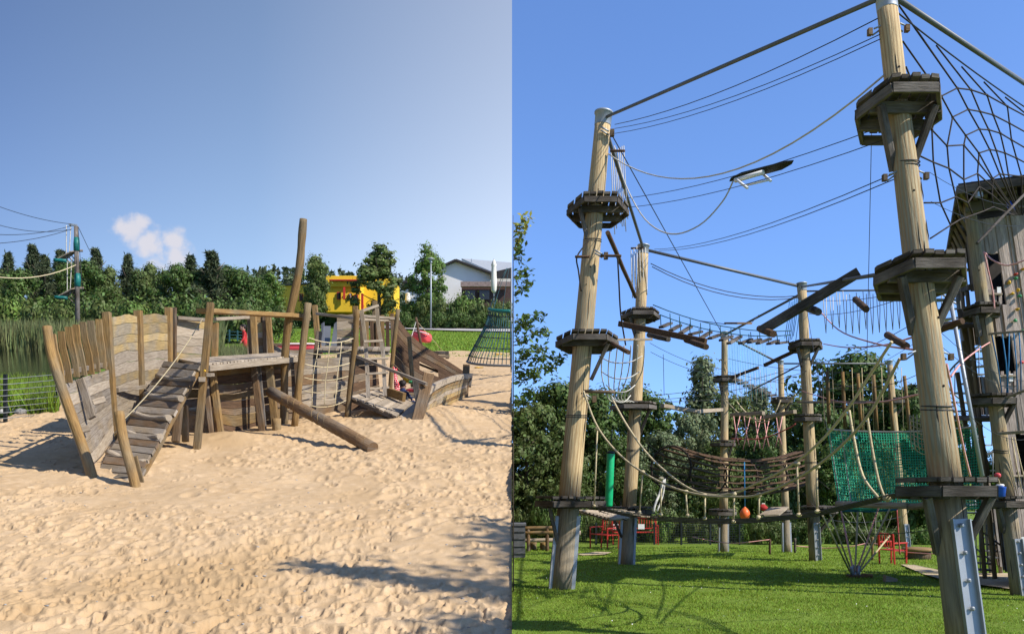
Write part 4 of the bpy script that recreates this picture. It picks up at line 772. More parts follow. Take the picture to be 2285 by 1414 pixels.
# red dotted cloth hanging in the ship
m = bpy.data.materials.new('dotted_cloth'); MATS['dotted_cloth'] = m; m.use_nodes = True; t_ = m.node_tree; b_ = t_.nodes['Principled BSDF']; vo = t_.nodes.new('ShaderNodeTexVoronoi'); vo.inputs['Scale'].default_value = 34; vo.inputs['Randomness'].default_value = 0
tcn = t_.nodes.new('ShaderNodeTexCoord'); t_.links.new(tcn.outputs['UV'], vo.inputs['Vector']); mr = t_.nodes.new('ShaderNodeMath'); mr.operation = 'LESS_THAN'; mr.inputs[1].default_value = .26; t_.links.new(vo.outputs['Distance'], mr.inputs[0])
mxn = t_.nodes.new('ShaderNodeMix'); mxn.data_type = 'RGBA'; t_.links.new(mr.outputs[0], mxn.inputs[0]); mxn.inputs[6].default_value = (.55, .02, .03, 1); mxn.inputs[7].default_value = (.8, .75, .72, 1); t_.links.new(mxn.outputs[2], b_.inputs['Base Color']); b_.inputs['Roughness'].default_value = .9
cl_ = MB(); lo, hi = [], []
for k in range(9): f = k/8; lo.append(P(877+f*5+1.5*math.sin(f*7), 818+f*58, 12.7)); hi.append(P(884+f*8+1.5*math.sin(f*9+1), 820+f*52, 12.75+.06*math.sin(f*8)))
cl_.strip(lo, hi, .012, True); ob('cloth', cl_, 'dotted_cloth', None, 'red cloth with white dots hanging from a post inside the ship', 'cloth')
# ---- children
def skinned(name, joints, edges, m, root=0):
    me = bpy.data.meshes.new(name); me.from_pydata([j[0] for j in joints], edges, []); o = bpy.data.objects.new(name, me); COL.objects.link(o)
    o.modifiers.new('skin', 'SKIN'); sv = me.skin_vertices[0].data if me.skin_vertices else None
    if sv is None:
        bm = bmesh.new(); bm.from_mesh(me); bm.verts.layers.skin.verify(); bm.to_mesh(me); bm.free(); sv = me.skin_vertices[0].data
    for i, j in enumerate(joints): sv[i].radius = (j[1], j[1]); sv[i].use_root = (i == root)
    o.modifiers.new('sub', 'SUBSURF').levels = 2; o.modifiers['sub'].render_levels = 2; o.modifiers['skin'].use_smooth_shade = True; me.materials.append(MATS[m]); return o
def child(base, s, rz, joints, edges, label, mbody, hair=True):
    t = thing('person', label, 'person', base); bo_ = skinned('body', [(Vector(j[0])*s, j[1]*s) for j in joints], edges, mbody); bo_.parent = t; t.rotation_euler = (0, 0, rz)
    hd = next(Vector(j[0])*s for j in joints if len(j) > 2)
    mb = MB(); mb.blob(hd, .085*s, .095*s, .115*s, 1, .02, 3).blob(hd+Vector((0, -.092*s, -.01*s)), .014*s, .02*s, .018*s, 0, 0, 1).blob(hd+Vector((.086*s, 0, -.01*s)), .012*s, .022*s, .028*s, 0, 0, 1).blob(hd+Vector((-.086*s, 0, -.01*s)), .012*s, .022*s, .028*s, 0, 0, 1)
    ho = bpy.data.objects.new('head', mesh_from('head', mb, Vector((0, 0, 0)), 'skin')); COL.objects.link(ho); ho.parent = t
    mb = MB(); mb.blob(hd+Vector((0, .018*s, .025*s)), .093*s, .096*s, .108*s, 2, .05, 3); h2 = bpy.data.objects.new('hair', mesh_from('hair', mb, Vector((0, 0, 0)), 'hair')); COL.objects.link(h2); h2.parent = ho
    for sx in (-1, 1):
        mb = MB().blob(hd+Vector((sx*.032*s, -.083*s, .01*s)), .011*s, .008*s, .009*s, 0, 0, 1); e_ = bpy.data.objects.new('eye', mesh_from('eye', mb, Vector((0, 0, 0)), 'hair')); COL.objects.link(e_); e_.parent = ho
    mb = MB().blob(hd+Vector((0, -.086*s, -.05*s)), .025*s, .008*s, .006*s, 0, 0, 1); e_ = bpy.data.objects.new('mouth', mesh_from('mouth', mb, Vector((0, 0, 0)), 'plastic_red')); COL.objects.link(e_); e_.parent = ho
    for k, sx in enumerate((-1, 1)):
        w_ = [Vector(j[0])*s for j in joints if len(j) > 3 and j[3] == sx]
        if w_:
            mb = MB(); mb.blob(w_[0], .028*s, .02*s, .038*s, 1, .02, 2); d_ = Vector((0, -.5, -.8)).normalized()
            for q in range(4): a_ = w_[0]+Vector(((q-1.5)*.014*s, 0, -.02*s)); mb.tube([a_, a_+d_*(.035+.006*(q in (1, 2)))*s, a_+d_*.055*s+Vector((0, .012*s, -.012*s))], .0065*s, 5)
            a_ = w_[0]+Vector((sx*.022*s, -.01*s, 0)); mb.tube([a_, a_+Vector((sx*.02, -.02, -.03))*s], .008*s, 5)
            h_ = bpy.data.objects.new('hand', mesh_from('hand', mb, Vector((0, 0, 0)), 'skin')); COL.objects.link(h_); h_.parent = t
sit = [((0, 0, .10), .105), ((0, 0, .25), .10), ((0, .0, .38), .095), ((0, -.02, .46), .045), ((0, -.04, .56), .06, 'h'),
       ((-.12, 0, .39), .05), ((-.17, -.10, .26), .038), ((-.12, -.24, .22), .028, None, -1), ((.12, 0, .39), .05), ((.17, -.10, .26), .038), ((.12, -.24, .22), .028, None, 1),
       ((-.09, -.06, .09), .075), ((-.15, -.28, .16), .055), ((-.10, -.42, .04), .04), ((.09, -.06, .09), .075), ((.15, -.28, .16), .055), ((.10, -.42, .04), .04)]
sit = [j if len(j) < 4 else (j[0], j[1], None, j[3]) for j in sit]
def headj(js): return [(j[0], j[1], 'h') if len(j) == 3 else ((j[0], j[1]) if len(j) == 2 else j) for j in js]
E_ = [(0, 1), (1, 2), (2, 3), (3, 4), (2, 5), (5, 6), (6, 7), (2, 8), (8, 9), (9, 10), (0, 11), (11, 12), (12, 13), (0, 14), (14, 15), (15, 16)]
bs = gp(897, 912); bs.z -= 0
child(on_left(897, 13.1), .60, 2.6, headj(sit), E_, 'dark haired child in a navy jacket sitting in the sand behind the low deck', 'cloth_navy')
stand = [((0, 0, .48), .10), ((0, 0, .62), .095), ((0, -.03, .78), .095), ((0, -.05, .87), .045), ((0, -.07, .98), .06, 'h'),
         ((-.13, -.02, .80), .045), ((-.18, -.05, .62), .035), ((-.18, -.14, .48), .027, None, -1), ((.13, -.02, .80), .045), ((.18, -.05, .62), .035), ((.18, -.14, .48), .027, None, 1),
         ((-.08, 0, .42), .07), ((-.09, -.08, .24), .052), ((-.10, .02, .03), .04), ((.08, 0, .42), .07), ((.09, .05, .24), .052), ((.10, .14, .04), .04)]
child(on_left(547, 27), .9, -1.2, headj(stand), E_, 'child in red running in the meadow seen through the ship opening', 'cloth_red')
# ------------------------------------------------------------------ the high ropes course
class Pole: pass
def on(pole, py):
    lo, hi = 0.0, 1.0
    for _ in range(30):
        mid = (lo+hi)/2; p = pole.a.lerp(pole.b, mid); r = HZ-(p.z-CZ)*FP/p.y
        if r > py: lo = mid
        else: hi = mid
    return pole.a.lerp(pole.b, (lo+hi)/2)
def px_of(p): return 1142.5+p.x*FP/p.y
def hexdeck(pole_root, pole, py, cpx, hw, label_n, near=True, tilt=0.0, braces=(-1, 1), rot=0.0, depth=.9, bl=None, th=.035):
    c = on(pole, py); Y = c.y; cx = (cpx-1142.5)/FP*Y; R_ = hw/FP*Y; RY = R_*depth
    ctr = Vector((cx, Y, c.z)); tl = math.tan(tilt)
    hexp = [(1, 0), (.52, 1), (-.52, 1), (-1, 0), (-.52, -1), (.52, -1)]
    cr, sr = math.cos(rot), math.sin(rot)
    def W(x, y, dz=0): x2, y2 = x*cr-y*sr, x*sr+y*cr; return ctr+Vector((x2*R_, y2*RY, dz+y2*RY*tl))
    fr = MB(); hp = [W(x*.98, y*.98, -.075) for x, y in hexp]
    for i in range(6): fr.beam(hp[i], hp[(i+1) % 6], .035, .085, up=(0, 0, 1))
    for y in (-.33, .33): fr.beam(W(-.82, y, -.09), W(.82, y, -.09), .05, .10, up=(0, 0, 1))
    plat = ob('platform', fr, 'wood_dark' if near else 'wood_dark', pole_root)
    nb = 9 if near else 5
    for i in range(nb):
        x0, x1 = -1+2*i/nb+.02, -1+2*(i+1)/nb-.02; r_ = random.Random(i*7+int(py)); e0, e1 = r_.uniform(0, .06), r_.uniform(0, .06); dz = r_.uniform(-.004, .006)
        def ext(x): return 1 if abs(x) < .52 else max(0.02, (1-abs(x))/.48)
        ob('board', MB().poly([W(x0, -ext(x0)-e0, dz), W(x1, -ext(x1)-e0, dz), W(x1, ext(x1)+e1, dz), W(x0, ext(x0)+e1, dz)], th, (0, 0, 1)), 'wood_dark', plat)
    rp = pole.r(c)
    for s in braces:
        q = on(pole, py)-Vector((0, 0, (bl or R_*1.05)+.12)); top = W(.62*s, -.55, -.12); bot = q+Vector((s*rp*.75, -rp*.55, 0))
        ob('brace', MB().beam(top, bot, .055, .075 if near else .06, up=(0, 1, 0)), 'wood_dark', pole_root)
    return ctr, R_
def make_pole(px0, py0, w0, px1, py1, w1, Y0, Y1, label, decks=(), near=True, cap=True, foot=True, name='course_pole', split=.0, foot_px=None, wood='pole_wood'):
    p = Pole(); p.a = P(px0, py0, Y0); p.b = P(px1, py1, Y1); p.a.z = min(p.a.z, GR(p.a.y)-.02)
    r0, r1 = w0/FP*Y0/2, w1/FP*Y1/2
    p.r = lambda q: r0+(r1-r0)*max(0, min(1, (q-p.a).length/(p.b-p.a).length)); root = thing(name, label, 'pole', p.a, 'wooden poles of the ropes course'); p.root = root
    pts = [p.a.lerp(p.b, i/14) for i in range(15)]; r_ = random.Random(int(px0)); rad = [(r0+(r1-r0)*i/14)*(1+r_.uniform(-.012, .012)) for i in range(15)]
    low = [d[0] for d in decks]; cut = on(p, max(low)) if decks and max(low) > 1000 else None
    if cut is not None:
        f = (cut-p.a).length/(p.b-p.a).length; k = max(1, round(f*14)); lo_ = [p.a.lerp(p.b, f*i/4) for i in range(5)]
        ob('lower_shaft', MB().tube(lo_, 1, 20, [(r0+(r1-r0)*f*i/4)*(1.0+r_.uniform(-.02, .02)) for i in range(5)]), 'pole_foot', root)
        pts = [cut.lerp(p.b, i/12) for i in range(13)]; ra = r0+(r1-r0)*f; rad = [(ra+(r1-ra)*i/12)*(1+r_.uniform(-.012, .012)) for i in range(13)]
    bend = Vector((r_.uniform(-1, 1), 0, 0))*.02; pts = [q+bend*math.sin(math.pi*i/(len(pts)-1))*1.0 for i, q in enumerate(pts)]
    sh = ob('shaft', MB().tube(pts, 1, 20, rad), wood, root)
    if near:                                     # drying cracks and knots, bolt holes
        for q in range(14):
            f0 = r_.uniform(.02, .85); f1 = min(1, f0+r_.uniform(.03, .10)); an_ = r_.uniform(-2.6, -.5); cp = []
            for z in range(5): ff = f0+(f1-f0)*z/4; c_ = p.a.lerp(p.b, ff); rr_ = p.r(c_)*1.0; cp.append(c_+Vector((math.cos(an_+.03*math.sin(z*2))*rr_, math.sin(an_)*rr_, 0)))
            ob('crack', MB().tube(cp, 1, 4, [.0005, .005, .006, .005, .0005]), 'rope_dark', root)
        for q in range(5):
            c_ = p.a.lerp(p.b, r_.uniform(.3, .97)); an_ = r_.uniform(-2.3, -.8); rr_ = p.r(c_)*.985; ob('bolt_hole', MB().blob(c_+Vector((math.cos(an_)*rr_, math.sin(an_)*rr_, 0)), .012, .012, .012, 0, 0, 1), 'rope_dark', root)
    ax = (p.b-p.a).normalized()
    if cap: ob('cap', MB().lathe(p.b-ax*r1*1.6, [(r1*1.03, 0), (r1*1.06, .01), (r1*1.06, r1*1.6), (r1*1.2, r1*1.65), (r1*1.2, r1*1.85), (r1*.2, r1*1.9)], 18, ax), 'steel', root)
    if foot:
        for s in (-1, 1):
            t0 = p.a+Vector((0, 0, -.05)); t1 = on(p, foot_px or (py0-150)); off = Vector((s*r0*1.08, 0, 0)) if not near or foot != 'front' else Vector((s*.001, -r0*1.02, 0))
            if foot == 'front':
                if s < 0: continue
                w = r0*.95; f0 = t0+Vector((r0*.12, -r0*1.03, 0)); f1 = t1+Vector((r0*.05, -p.r(t1)*1.03, 0)); ch = MB().beam(f0, f1, w, .012, up=(0, 1, 0))
                ch.beam(f0+Vector((-w/2, -.02, 0)), f1+Vector((-w/2, -.02, 0)), .012, .05, up=(0, 1, 0)).beam(f0+Vector((w/2, -.02, 0)), f1+Vector((w/2, -.02, 0)), .012, .05, up=(0, 1, 0)); fo = ob('foot_channel', ch, 'steel', root)
                for k in range(6): q = f0.lerp(f1, .06+.18*k)+Vector((0, -.018, 0)); ob('bolt', MB().lathe(q, [(.018, 0), (.018, .014), (.009, .018), (.009, .034)], 6, (0, -1, 0)), 'steel', fo)
            else:
                ch = MB().beam(t0+off, t1+Vector((s*p.r(t1)*1.08, 0, 0)), .016, r0*1.1, up=(0, 1, 0)).beam(t0+off+Vector((-s*.02, -r0*.55, 0)), t1+Vector((s*p.r(t1)*1.08-s*.02, -p.r(t1)*.55, 0)), .055, .014, up=(0, 1, 0)); ob('foot_channel', ch, 'steel', root)
    for band in ((.35, .72) if near else ()):
        q = p.a.lerp(p.b, band); r = p.r(q); tor = [q+Vector((math.cos(a)*r*1.03, math.sin(a)*r*1.03, .01*math.sin(a))) for a in [2*math.pi*k/16 for k in range(17)]]
        ob('cable_band', MB().tube(tor, .006, 5), 'cable', root); ob('cable_band', MB().tube([v+Vector((0, 0, .03)) for v in tor], .006, 5), 'cable', root)
    p.decks = [hexdeck(root, p, *d[:3], '', near, **(d[3] if len(d) > 3 else {})) for d in decks]
    return p
P1 = make_pole(1252, 1314, 52, 1347, 255, 35, 13.1, 13.9, 'tall pole nearest the seam with three platforms and a grey steel cap', [(1112, 1273, 79, dict(tilt=-.03, braces=(-1,), bl=.75)), (757, 1310, 70, dict(tilt=-.13, braces=(1,))), (464, 1334, 69, dict(tilt=-.20, braces=(-1,)))], foot='side', foot_px=1150)
P2 = make_pole(2160, 1480, 80, 1977, -6, 43, 7.0, 8.0, 'big near pole on the right with three dark platforms and bolted steel channel', [(1075, 2112, 112, dict(tilt=-.03, braces=(-1, 1), bl=.45)), (606, 2053, 102, dict(tilt=-.2, bl=.42)), (238, 2005, 95, dict(tilt=-.30, bl=.46))], foot='front', foot_px=1155)
P3 = make_pole(1397, 1260, 33, 1436, 550, 23, 18.6, 19.4, 'pole behind the one nearest the seam with the green punch bag beside it', [(1133, 1400, 62, dict(braces=(-1,), tilt=-.03)), (901, 1413, 52, dict(braces=(1, -1))), (700, 1429, 43, dict(braces=(-1,), tilt=-.12))], foot='side', foot_px=1140)
P4 = make_pole(1614, 1232, 20, 1617, 742, 14, 23.6, 24.2, 'far pole in the middle of the course passing behind the slatted tunnel', [(1138, 1612, 31, dict(braces=(-1,))), (985, 1613, 28, dict(braces=(1,))), (842, 1620, 29, dict(braces=(-1,)))], False, foot='side', foot_px=1150)
P5 = make_pole(1820, 1250, 28, 1789, 634, 20, 19.8, 20.4, 'pole left of the green net with an upper platform and bolted foot', [(1132, 1828, 42, {}), (928, 1803, 30, dict(braces=())), (768, 1797, 38, dict(tilt=-.14))], foot='front', foot_px=1165)
P6 = make_pole(1756, 1232, 18, 1742, 806, 12, 23.6, 24.4, 'thin far pole between the tunnel and the green net', [(1140, 1745, 22, dict(braces=())), (889, 1744, 24, {})], False, foot='side', foot_px=1165)
P7 = make_pole(2023, 1233, 19, 1985, 806, 12, 23.3, 24, 'far pole standing behind the green net', [(890, 1998, 26, {})], False, foot='front', foot_px=1168)
P8 = make_pole(2276, 1335, 37, 2160, 440, 24, 12.2, 13.0, 'long leaning pole at the corner of the plank tower with three small platforms', [(1112, 2246, 52, dict(braces=(-1,), tilt=-.03)), (885, 2216, 50, dict(braces=(1,))), (690, 2190, 40, dict(braces=(-1,), tilt=-.12))], foot='front', foot_px=1200, cap=False, wood='pole_old')
P9 = make_pole(2440, 1345, 40, 2374, 238, 26, 11.2, 11.5, 'pole beyond the right edge carrying the far end of the thick tube', [], foot='side', foot_px=1200)
# steel tubes between the pole heads
def tube_(a, b, r, label, m='steel_dull', s=0.0, name='steel_tube', cat='tube', n=8): return ob(name, MB().tube(sag(a, b, s) if s else [a, b], r, n), m, None, label, cat, 'steel tubes joining the pole heads' if cat == 'tube' else None)
hd = lambda p, dz=0: p.b+Vector((0, 0, -.06+dz))
tube_(hd(P1), P2.b+Vector((-.08, 0, -.02)), .024, 'long grey steel tube rising from the seam pole to the near right pole')
tube_(P2.b+Vector((.08, 0, -.0)), P(2372, 243, 11.5), .026, 'thick steel tube running from the near right pole out of the picture')
tube_(hd(P1, -.25)+Vector((.08, .1, 0)), hd(P3), .032, 'dark steel tube dropping steeply from the seam pole to the pole behind it')
tube_(hd(P3), hd(P5), .034, 'steel tube from the punch-bag pole across to the pole left of the green net')
tube_(hd(P5), on(P2, 598)+Vector((-.1, .1, 0)), .022, 'steel tube from the pole left of the green net to the near right pole')
tube_(hd(P5, -.15), hd(P4), .03, 'steel tube falling from the pole left of the green net to the far middle pole')
tube_(hd(P4), hd(P6), .03, 'far steel tube from the middle pole to the thin far pole')
tube_(hd(P6), hd(P7), .022, 'level thin steel tube joining the two farthest poles')
tube_(hd(P5, -.1), P(2060, 646, 19.5), .02, 'level thin steel tube behind the white hanging strands')
# cables
def cable(a, b, s, label, m='cable', r=.0055, n=10, name='cable', cat='cable', k=5): return ob(name, MB().tube(sag(a, b, s, n), r, k), m, None, label, cat, 'cables of the ropes course' if cat == 'cable' else None)
e2 = lambda py, dx=-.1: on(P2, py)+Vector((dx, 0, 0))
cable(P(1372, 278, 13.9), e2(42), .12, 'uppermost black cable below the long steel tube')
cable(P(1372, 287, 13.9), e2(78), .12, 'second black cable below the long steel tube', r=.0045); cable(P(1372, 298, 13.9), e2(88), .12, 'third black cable below the long steel tube', r=.0045)
cable(P(1357, 343, 13.8), e2(168), .62, 'thick white rope sagging between the seam pole and the near right pole', 'rope_white', .009, 18, 'rope', 'rope', 6)
cable(P(1392, 443, 13.7), e2(276), .10, 'upper cable carrying the snowboard', r=.0045); cable(P(1400, 463, 13.7), e2(306), .10, 'lower cable carrying the snowboard', r=.0045)
cable(P(1460, 556, 19.3), e2(386), .16, 'upper cable from the punch-bag pole to the near right pole', r=.005); cable(P(1470, 559, 19.3), e2(398), .16, 'lower cable from the punch-bag pole to the near right pole', r=.005)
cable(P(1362, 295, 13.9), P(1608, 738, 24), .0, 'long straight wire slanting from the seam pole head to the far middle pole', r=.009)
cable(P(1452, 588, 19.3), P(1782, 660, 20.3), .25, 'upper of two sagging wires behind the swinging plank', r=.010); cable(P(1455, 595, 19.3), P(1784, 664, 20.3), .28, 'lower of two sagging wires behind the swinging plank', r=.010)
cable(P(1457, 680, 19.2), P(1765, 738, 20.2), .18, 'upper carrying cable of the hanging step bridge', 'rope_teal', .012); cable(P(1472, 702, 19.2), P(1765, 747, 20.2), .18, 'lower carrying cable of the hanging step bridge', 'rope_teal', .012)
for i, (a, b, s) in enumerate((((1450, 765, 19), (1610, 823, 24), .1), ((1452, 785, 19), (1612, 838, 24), .1), ((1455, 882, 19), (1800, 810, 20), .12), ((1455, 892, 19), (1800, 828, 20), .12), ((1460, 897, 19), (1985, 845, 23), .12), ((1625, 830, 24), (1985, 870, 23.8), .15), ((1625, 800, 24), (2000, 830, 20), .15), ((1815, 810, 20), (2030, 726, 12), .1), ((1815, 870, 20), (2050, 760, 10), .1), ((1810, 668, 20.3), (2060, 640, 14), .1), ((1805, 700, 20.3), (2040, 655, 13), .12), ((1625, 870, 24), (1800, 905, 20), .2), ((1635, 1040, 24), (1810, 1000, 20), .2), ((1440, 985, 19), (1610, 1040, 24), .25), ((1830, 1155, 20), (2010, 1152, 23), .12), ((1832, 1172, 20), (2085, 1180, 12), .12), ((1750, 900, 24), (1990, 905, 24), .05), ((1810, 830, 20), (2060, 830, 14), .3), ((1625, 905, 24), (1850, 1090, 20), 0), ((1660, 930, 22), (1825, 1140, 19.5), 0), ((1800, 690, 20), (1870, 1100, 17), 0), ((1945, 290, 8.4), (1934, 820, 9.5), 0), ((1480, 790, 19.5), (1482, 882, 19.5), 0), ((2078, 450, 8.3), (2300, 500, 11), .1), ((2075, 385, 8.3), (2300, 460, 11), .1), ((2098, 860, 7.9), (2290, 980, 11.5), .15), ((2098, 740, 7.9), (2290, 850, 11.5), .1), ((2098, 770, 7.9), (2290, 870, 11.5), .1))):
    ln = ['from the punch-bag pole past the birch', 'under the first wire past the birch', 'rising right above the zigzag beams', 'just under the wire above the zigzag beams', 'lowest of the wires above the zigzag beams', 'across the treetops behind the green net', 'from the far middle pole to the near right pole', 'above the hanging log at the near right pole', 'below the hanging log at the near right pole', 'above the white hanging strands', 'through the white hanging strands', 'from the far middle pole down to the net pole', 'above the right half of the tunnel', 'from the punch-bag pole into the tunnel mouth', 'below the green net', 'lower one below the green net', 'between the two farthest poles', 'sagging across the big round tree', 'slanting down from the far middle pole', 'slanting down beside the tunnel', 'slanting down along the net pole', 'hanging down left of the near right pole', 'hanging short over the zigzag beam', 'upper one leading right to the tower roof', 'second one leading right to the tower roof', 'sloping down from the near right pole to the tower', 'upper tie from the near right pole to the tower', 'lower tie from the near right pole to the tower'][i]
    cable(P(*a), P(*b), s, 'thin dark wire '+ln, r=.0032 if min(a[2], b[2]) < 12 else .0058, k=4)
def clamp(px, py, Y, dx, lab):
    t = thing('cable_clamp', lab, 'clamp', P(px, py, Y), 'cable clamps on the poles'); k = Y/8
    ob('plate', MB().box(P(px, py, Y), .035*k, .05*k, .06*k), 'wood_hull', t); ob('shackle', MB().tube([P(px, py, Y)+Vector((dx*.03*k, -.02, .02)), P(px, py, Y)+Vector((dx*.10*k, -.02, .05*k))], .008*k, 6), 'steel', t); ob('shackle', MB().tube([P(px, py, Y)+Vector((dx*.03*k, .02, -.02)), P(px, py, Y)+Vector((dx*.10*k, .02, .03*k))], .008*k, 6), 'steel', t)
for a in ((1941, 72, 7.95, 1, 'wooden cable clamp left of the near right pole head'), (2024, 64, 7.95, -1, 'wooden cable clamp right of the near right pole head'), (1974, 397, 7.7, 1, 'wooden cable clamp left of the near right pole between its upper platforms'), (2067, 393, 7.7, -1, 'wooden cable clamp right of the near right pole between its upper platforms'), (2016, 796, 7.4, 1, 'wooden cable clamp left of the near right pole below the middle platform'), (2122, 796, 7.4, -1, 'wooden cable clamp right of the near right pole below the middle platform'), (1366, 297, 13.7, -1, 'cable clamp under the cap of the seam pole'), (1352, 571, 13.4, -1, 'cable clamp on the seam pole between its platforms'), (1326, 890, 13.1, -1, 'cable clamp on the seam pole above its lowest platform')): clamp(*a)
# snowboard hanging in the sky
sb = thing('hanging_snowboard', 'black snowboard with silver runner hanging from cables in the sky', 'snowboard', P(1700, 388, 11.2))
bp = [P(1629, 401, 11.6), P(1650, 394, 11.5), P(1700, 382, 11.2), P(1750, 369, 10.9), P(1769, 362, 10.8)]; wv = Vector((0, .10, -.022))
ob('board', MB().strip([p-wv*k for p, k in zip(bp, (.35, .9, 1, .9, .35))], [p+wv*k for p, k in zip(bp, (.35, .9, 1, .9, .35))], .015), 'plastic_black', sb)
ob('runner', MB().tube([P(1640, 403, 11.4), P(1704, 384, 11.1)], .03, 6).tube([P(1662, 414, 11.3), P(1718, 401, 11.05)], .014, 6), 'plastic_white', sb)
for a, b in (((1645, 402), (1668, 420)), ((1700, 386), (1720, 404))): ob('strut', MB().tube([P(a[0], a[1], 11.3), P(b[0], b[1], 11.1)], .017, 6), 'plastic_white', sb)
ob('rope', MB().tube(smooth([P(1372, 330, 13.7), P(1395, 410, 13.5), P(1440, 490, 13), P(1497, 522, 12.5), P(1560, 503, 12), P(1612, 450, 11.7), P(1636, 404, 11.5)], 5), .010, 6), 'rope_white', None, 'thin white rope looping from the seam pole to the snowboard', 'rope')
# ---- rope bridge with two thick hand ropes
rb = thing('rope_bridge', 'v-shaped rope bridge of thick cream ropes between the seam pole and the near right pole', 'rope bridge', P(1640, 1163, 10.3))
Yb = lambda px: 13.1+(px-1260)/(2080-1260)*(7.3-13.1)
hA = [(1302, 872), (1335, 955), (1395, 1025), (1480, 1078), (1560, 1103), (1640, 1108), (1690, 1104), (1765, 1074), (1850, 1018), (1935, 930), (2008, 800)]
hB = [(1368, 893), (1400, 950), (1450, 1018), (1520, 1078), (1575, 1102), (1635, 1100), (1690, 1077), (1760, 1041), (1830, 985), (1890, 913), (1945, 830), (1990, 762)]
hA = smooth([P(x, y, Yb(x)-.15) for x, y in hA], 6); hB = smooth([P(x, y, Yb(x)+.25) for x, y in hB], 6)
ob('hand_rope', MB().tube(hA, .014, 8), 'rope_cream', rb); ob('hand_rope', MB().tube(hB, .014, 8), 'rope_cream', rb)
drops = [((1333, 955), (1326, 1128)), ((1434, 1052), (1427, 1143)), ((1476, 1066), (1474, 1148)), ((1530, 1096), (1534, 1150)), ((1573, 1104), (1573, 1156)), ((1638, 1100), (1637, 1163)), ((1694, 1103), (1693, 1154)), ((1778, 1033), (1783, 1148)), ((1822, 1040), (1824, 1140))]
for a, b in drops:
    ob('drop_rope', MB().tube([P(a[0], a[1], Yb(a[0])), P(b[0], b[1], Yb(b[0]))], .0115, 6), 'rope_cream', rb); ob('knot', MB().blob(P(a[0], a[1]+1, Yb(a[0])-.02), .032, .03, .026, int(a[0]), .2, 2), 'rope_cream', rb); ob('knot', MB().blob(P(b[0], b[1], Yb(b[0])-.02), .026, .026, .024, int(a[0]), .2, 2), 'rope_cream', rb)
for pts in (((1895, 915), (1905, 975), (1925, 1060), (1962, 1112)), ((1935, 929), (1946, 1000), (1960, 1070), (1973, 1108))): ob('drop_rope', MB().tube(smooth([P(x, y, Yb(x)) for x, y in pts], 5), .013, 6), 'rope_cream', rb)
ob('knot', MB().blob(P(1978, 1111, Yb(1975)), .04, .035, .035, 3, .3, 2), 'rope_cream', rb)
for k in range(4): ob('foot_cable', MB().tube(smooth([P(x, y+k*3-3, Yb(x)+.05*k) for x, y in ((1335, 1130), (1430, 1150), (1540, 1159), (1640, 1161), (1730, 1155), (1810, 1146), (1880, 1131), (1960, 1112), (2085, 1086))], 5), .008, 5), 'cable', rb)
for i in range(5): x = 1372+i*17; y = 1137+i*4; ob('tread', MB().beam(P(x-14, y-2, Yb(x)-.25), P(x+24, y+1, Yb(x)+.2), .05, .018), 'wood_grey', rb)
ob('spreader_bar', MB().log(P(1303, 873, 12.8), P(1372, 875, 12.7), .026, .024, 9), 'wood_hull', rb)
# punch bag
pb_ = thing('punch_bag', 'bright green cylindrical punch bag hanging beside the pole', 'punch bag', P(1358, 1130, 15.5)); b_ = P(1358, 1130, 15.5); t_ = P(1363, 1009, 15.5); ax = (t_-b_).normalized(); l_ = (t_-b_).length
ob('bag', MB().lathe(b_, [(.03, 0), (.062, .008), (.068, .03), (.068, l_-.03), (.062, l_-.006), (.02, l_)], 16, ax), 'pad_green', pb_); ob('strap', MB().tube([t_, P(1366, 960, 15.5)], .008, 5), 'cable', pb_); ob('collar', MB().lathe(t_-ax*.02, [(.07, 0), (.07, .03), (.03, .04)], 12, ax), 'plastic_black', pb_)
# swinging logs and planks near the seam pole
def logt(name, a, b, r, lab, m='wood_brown', cat='log', sq=None):
    mb = MB().beam(P(*a), P(*b), sq[0], sq[1]) if sq else MB().log(P(*a), P(*b), r, r*.95, 10, .03, 4, int(a[0])); return ob(name, mb, m, None, lab, cat, 'swinging timbers of the ropes course')
for a in (('swing_log', (1356, 519, 13.6), (1418, 662, 16.5), .036, 'dark log hanging steeply between the seam pole and the punch-bag pole', 'wood_brown'), ('swing_log', (1531, 758, 13.5), (1576, 774, 12.6), .044, 'short round log at the end of the long swinging plank'), ('swing_log', (1448, 747, 15), (1492, 757, 14.4), .045, 'short dark log left below the long swinging plank', 'wood_dark'), ('swing_log', (1366, 766, 13.2), (1403, 786, 12.5), .034, 'short log under the middle platform of the seam pole'), ('swing_log', (1909, 668, 10.8), (1933, 690, 10), .040, 'short log dangling under the white strands'), ('swing_log', (1980, 747, 9.6), (2023, 772, 8.9), .038, 'short log hanging beside the near right pole'), ('swing_log', (1695, 733, 13), (1726, 745, 12.2), .050, 'short log at the lower end of the big dark beam'), ('swing_log', (1794, 683, 13), (1826, 696, 12.2), .055, 'short thick log in the middle of the big dark beam', 'wood_dark'), ('swing_log', (2100, 735, 7.8), (2148, 716, 7.6), .030, 'short log sticking out right of the near right pole')): logt(*a)
logt('swing_plank', (1382, 722, 14.8), (1575, 762, 13.0), 0, 'long dark swinging plank below the punch-bag pole platform', 'wood_brown', 'plank', (.05, .09)); logt('swing_plank', (1345, 758, 13.4), (1455, 757, 13.8), 0, 'thin pale bar under the middle platform of the seam pole', 'wood_pale', 'plank', (.03, .035))
logt('swing_beam', (1700, 737, 12.6), (1917, 607, 12.0), 0, 'big dark beam slanting up across the sky before the net pole', 'wood_dark', 'beam', (.10, .13))
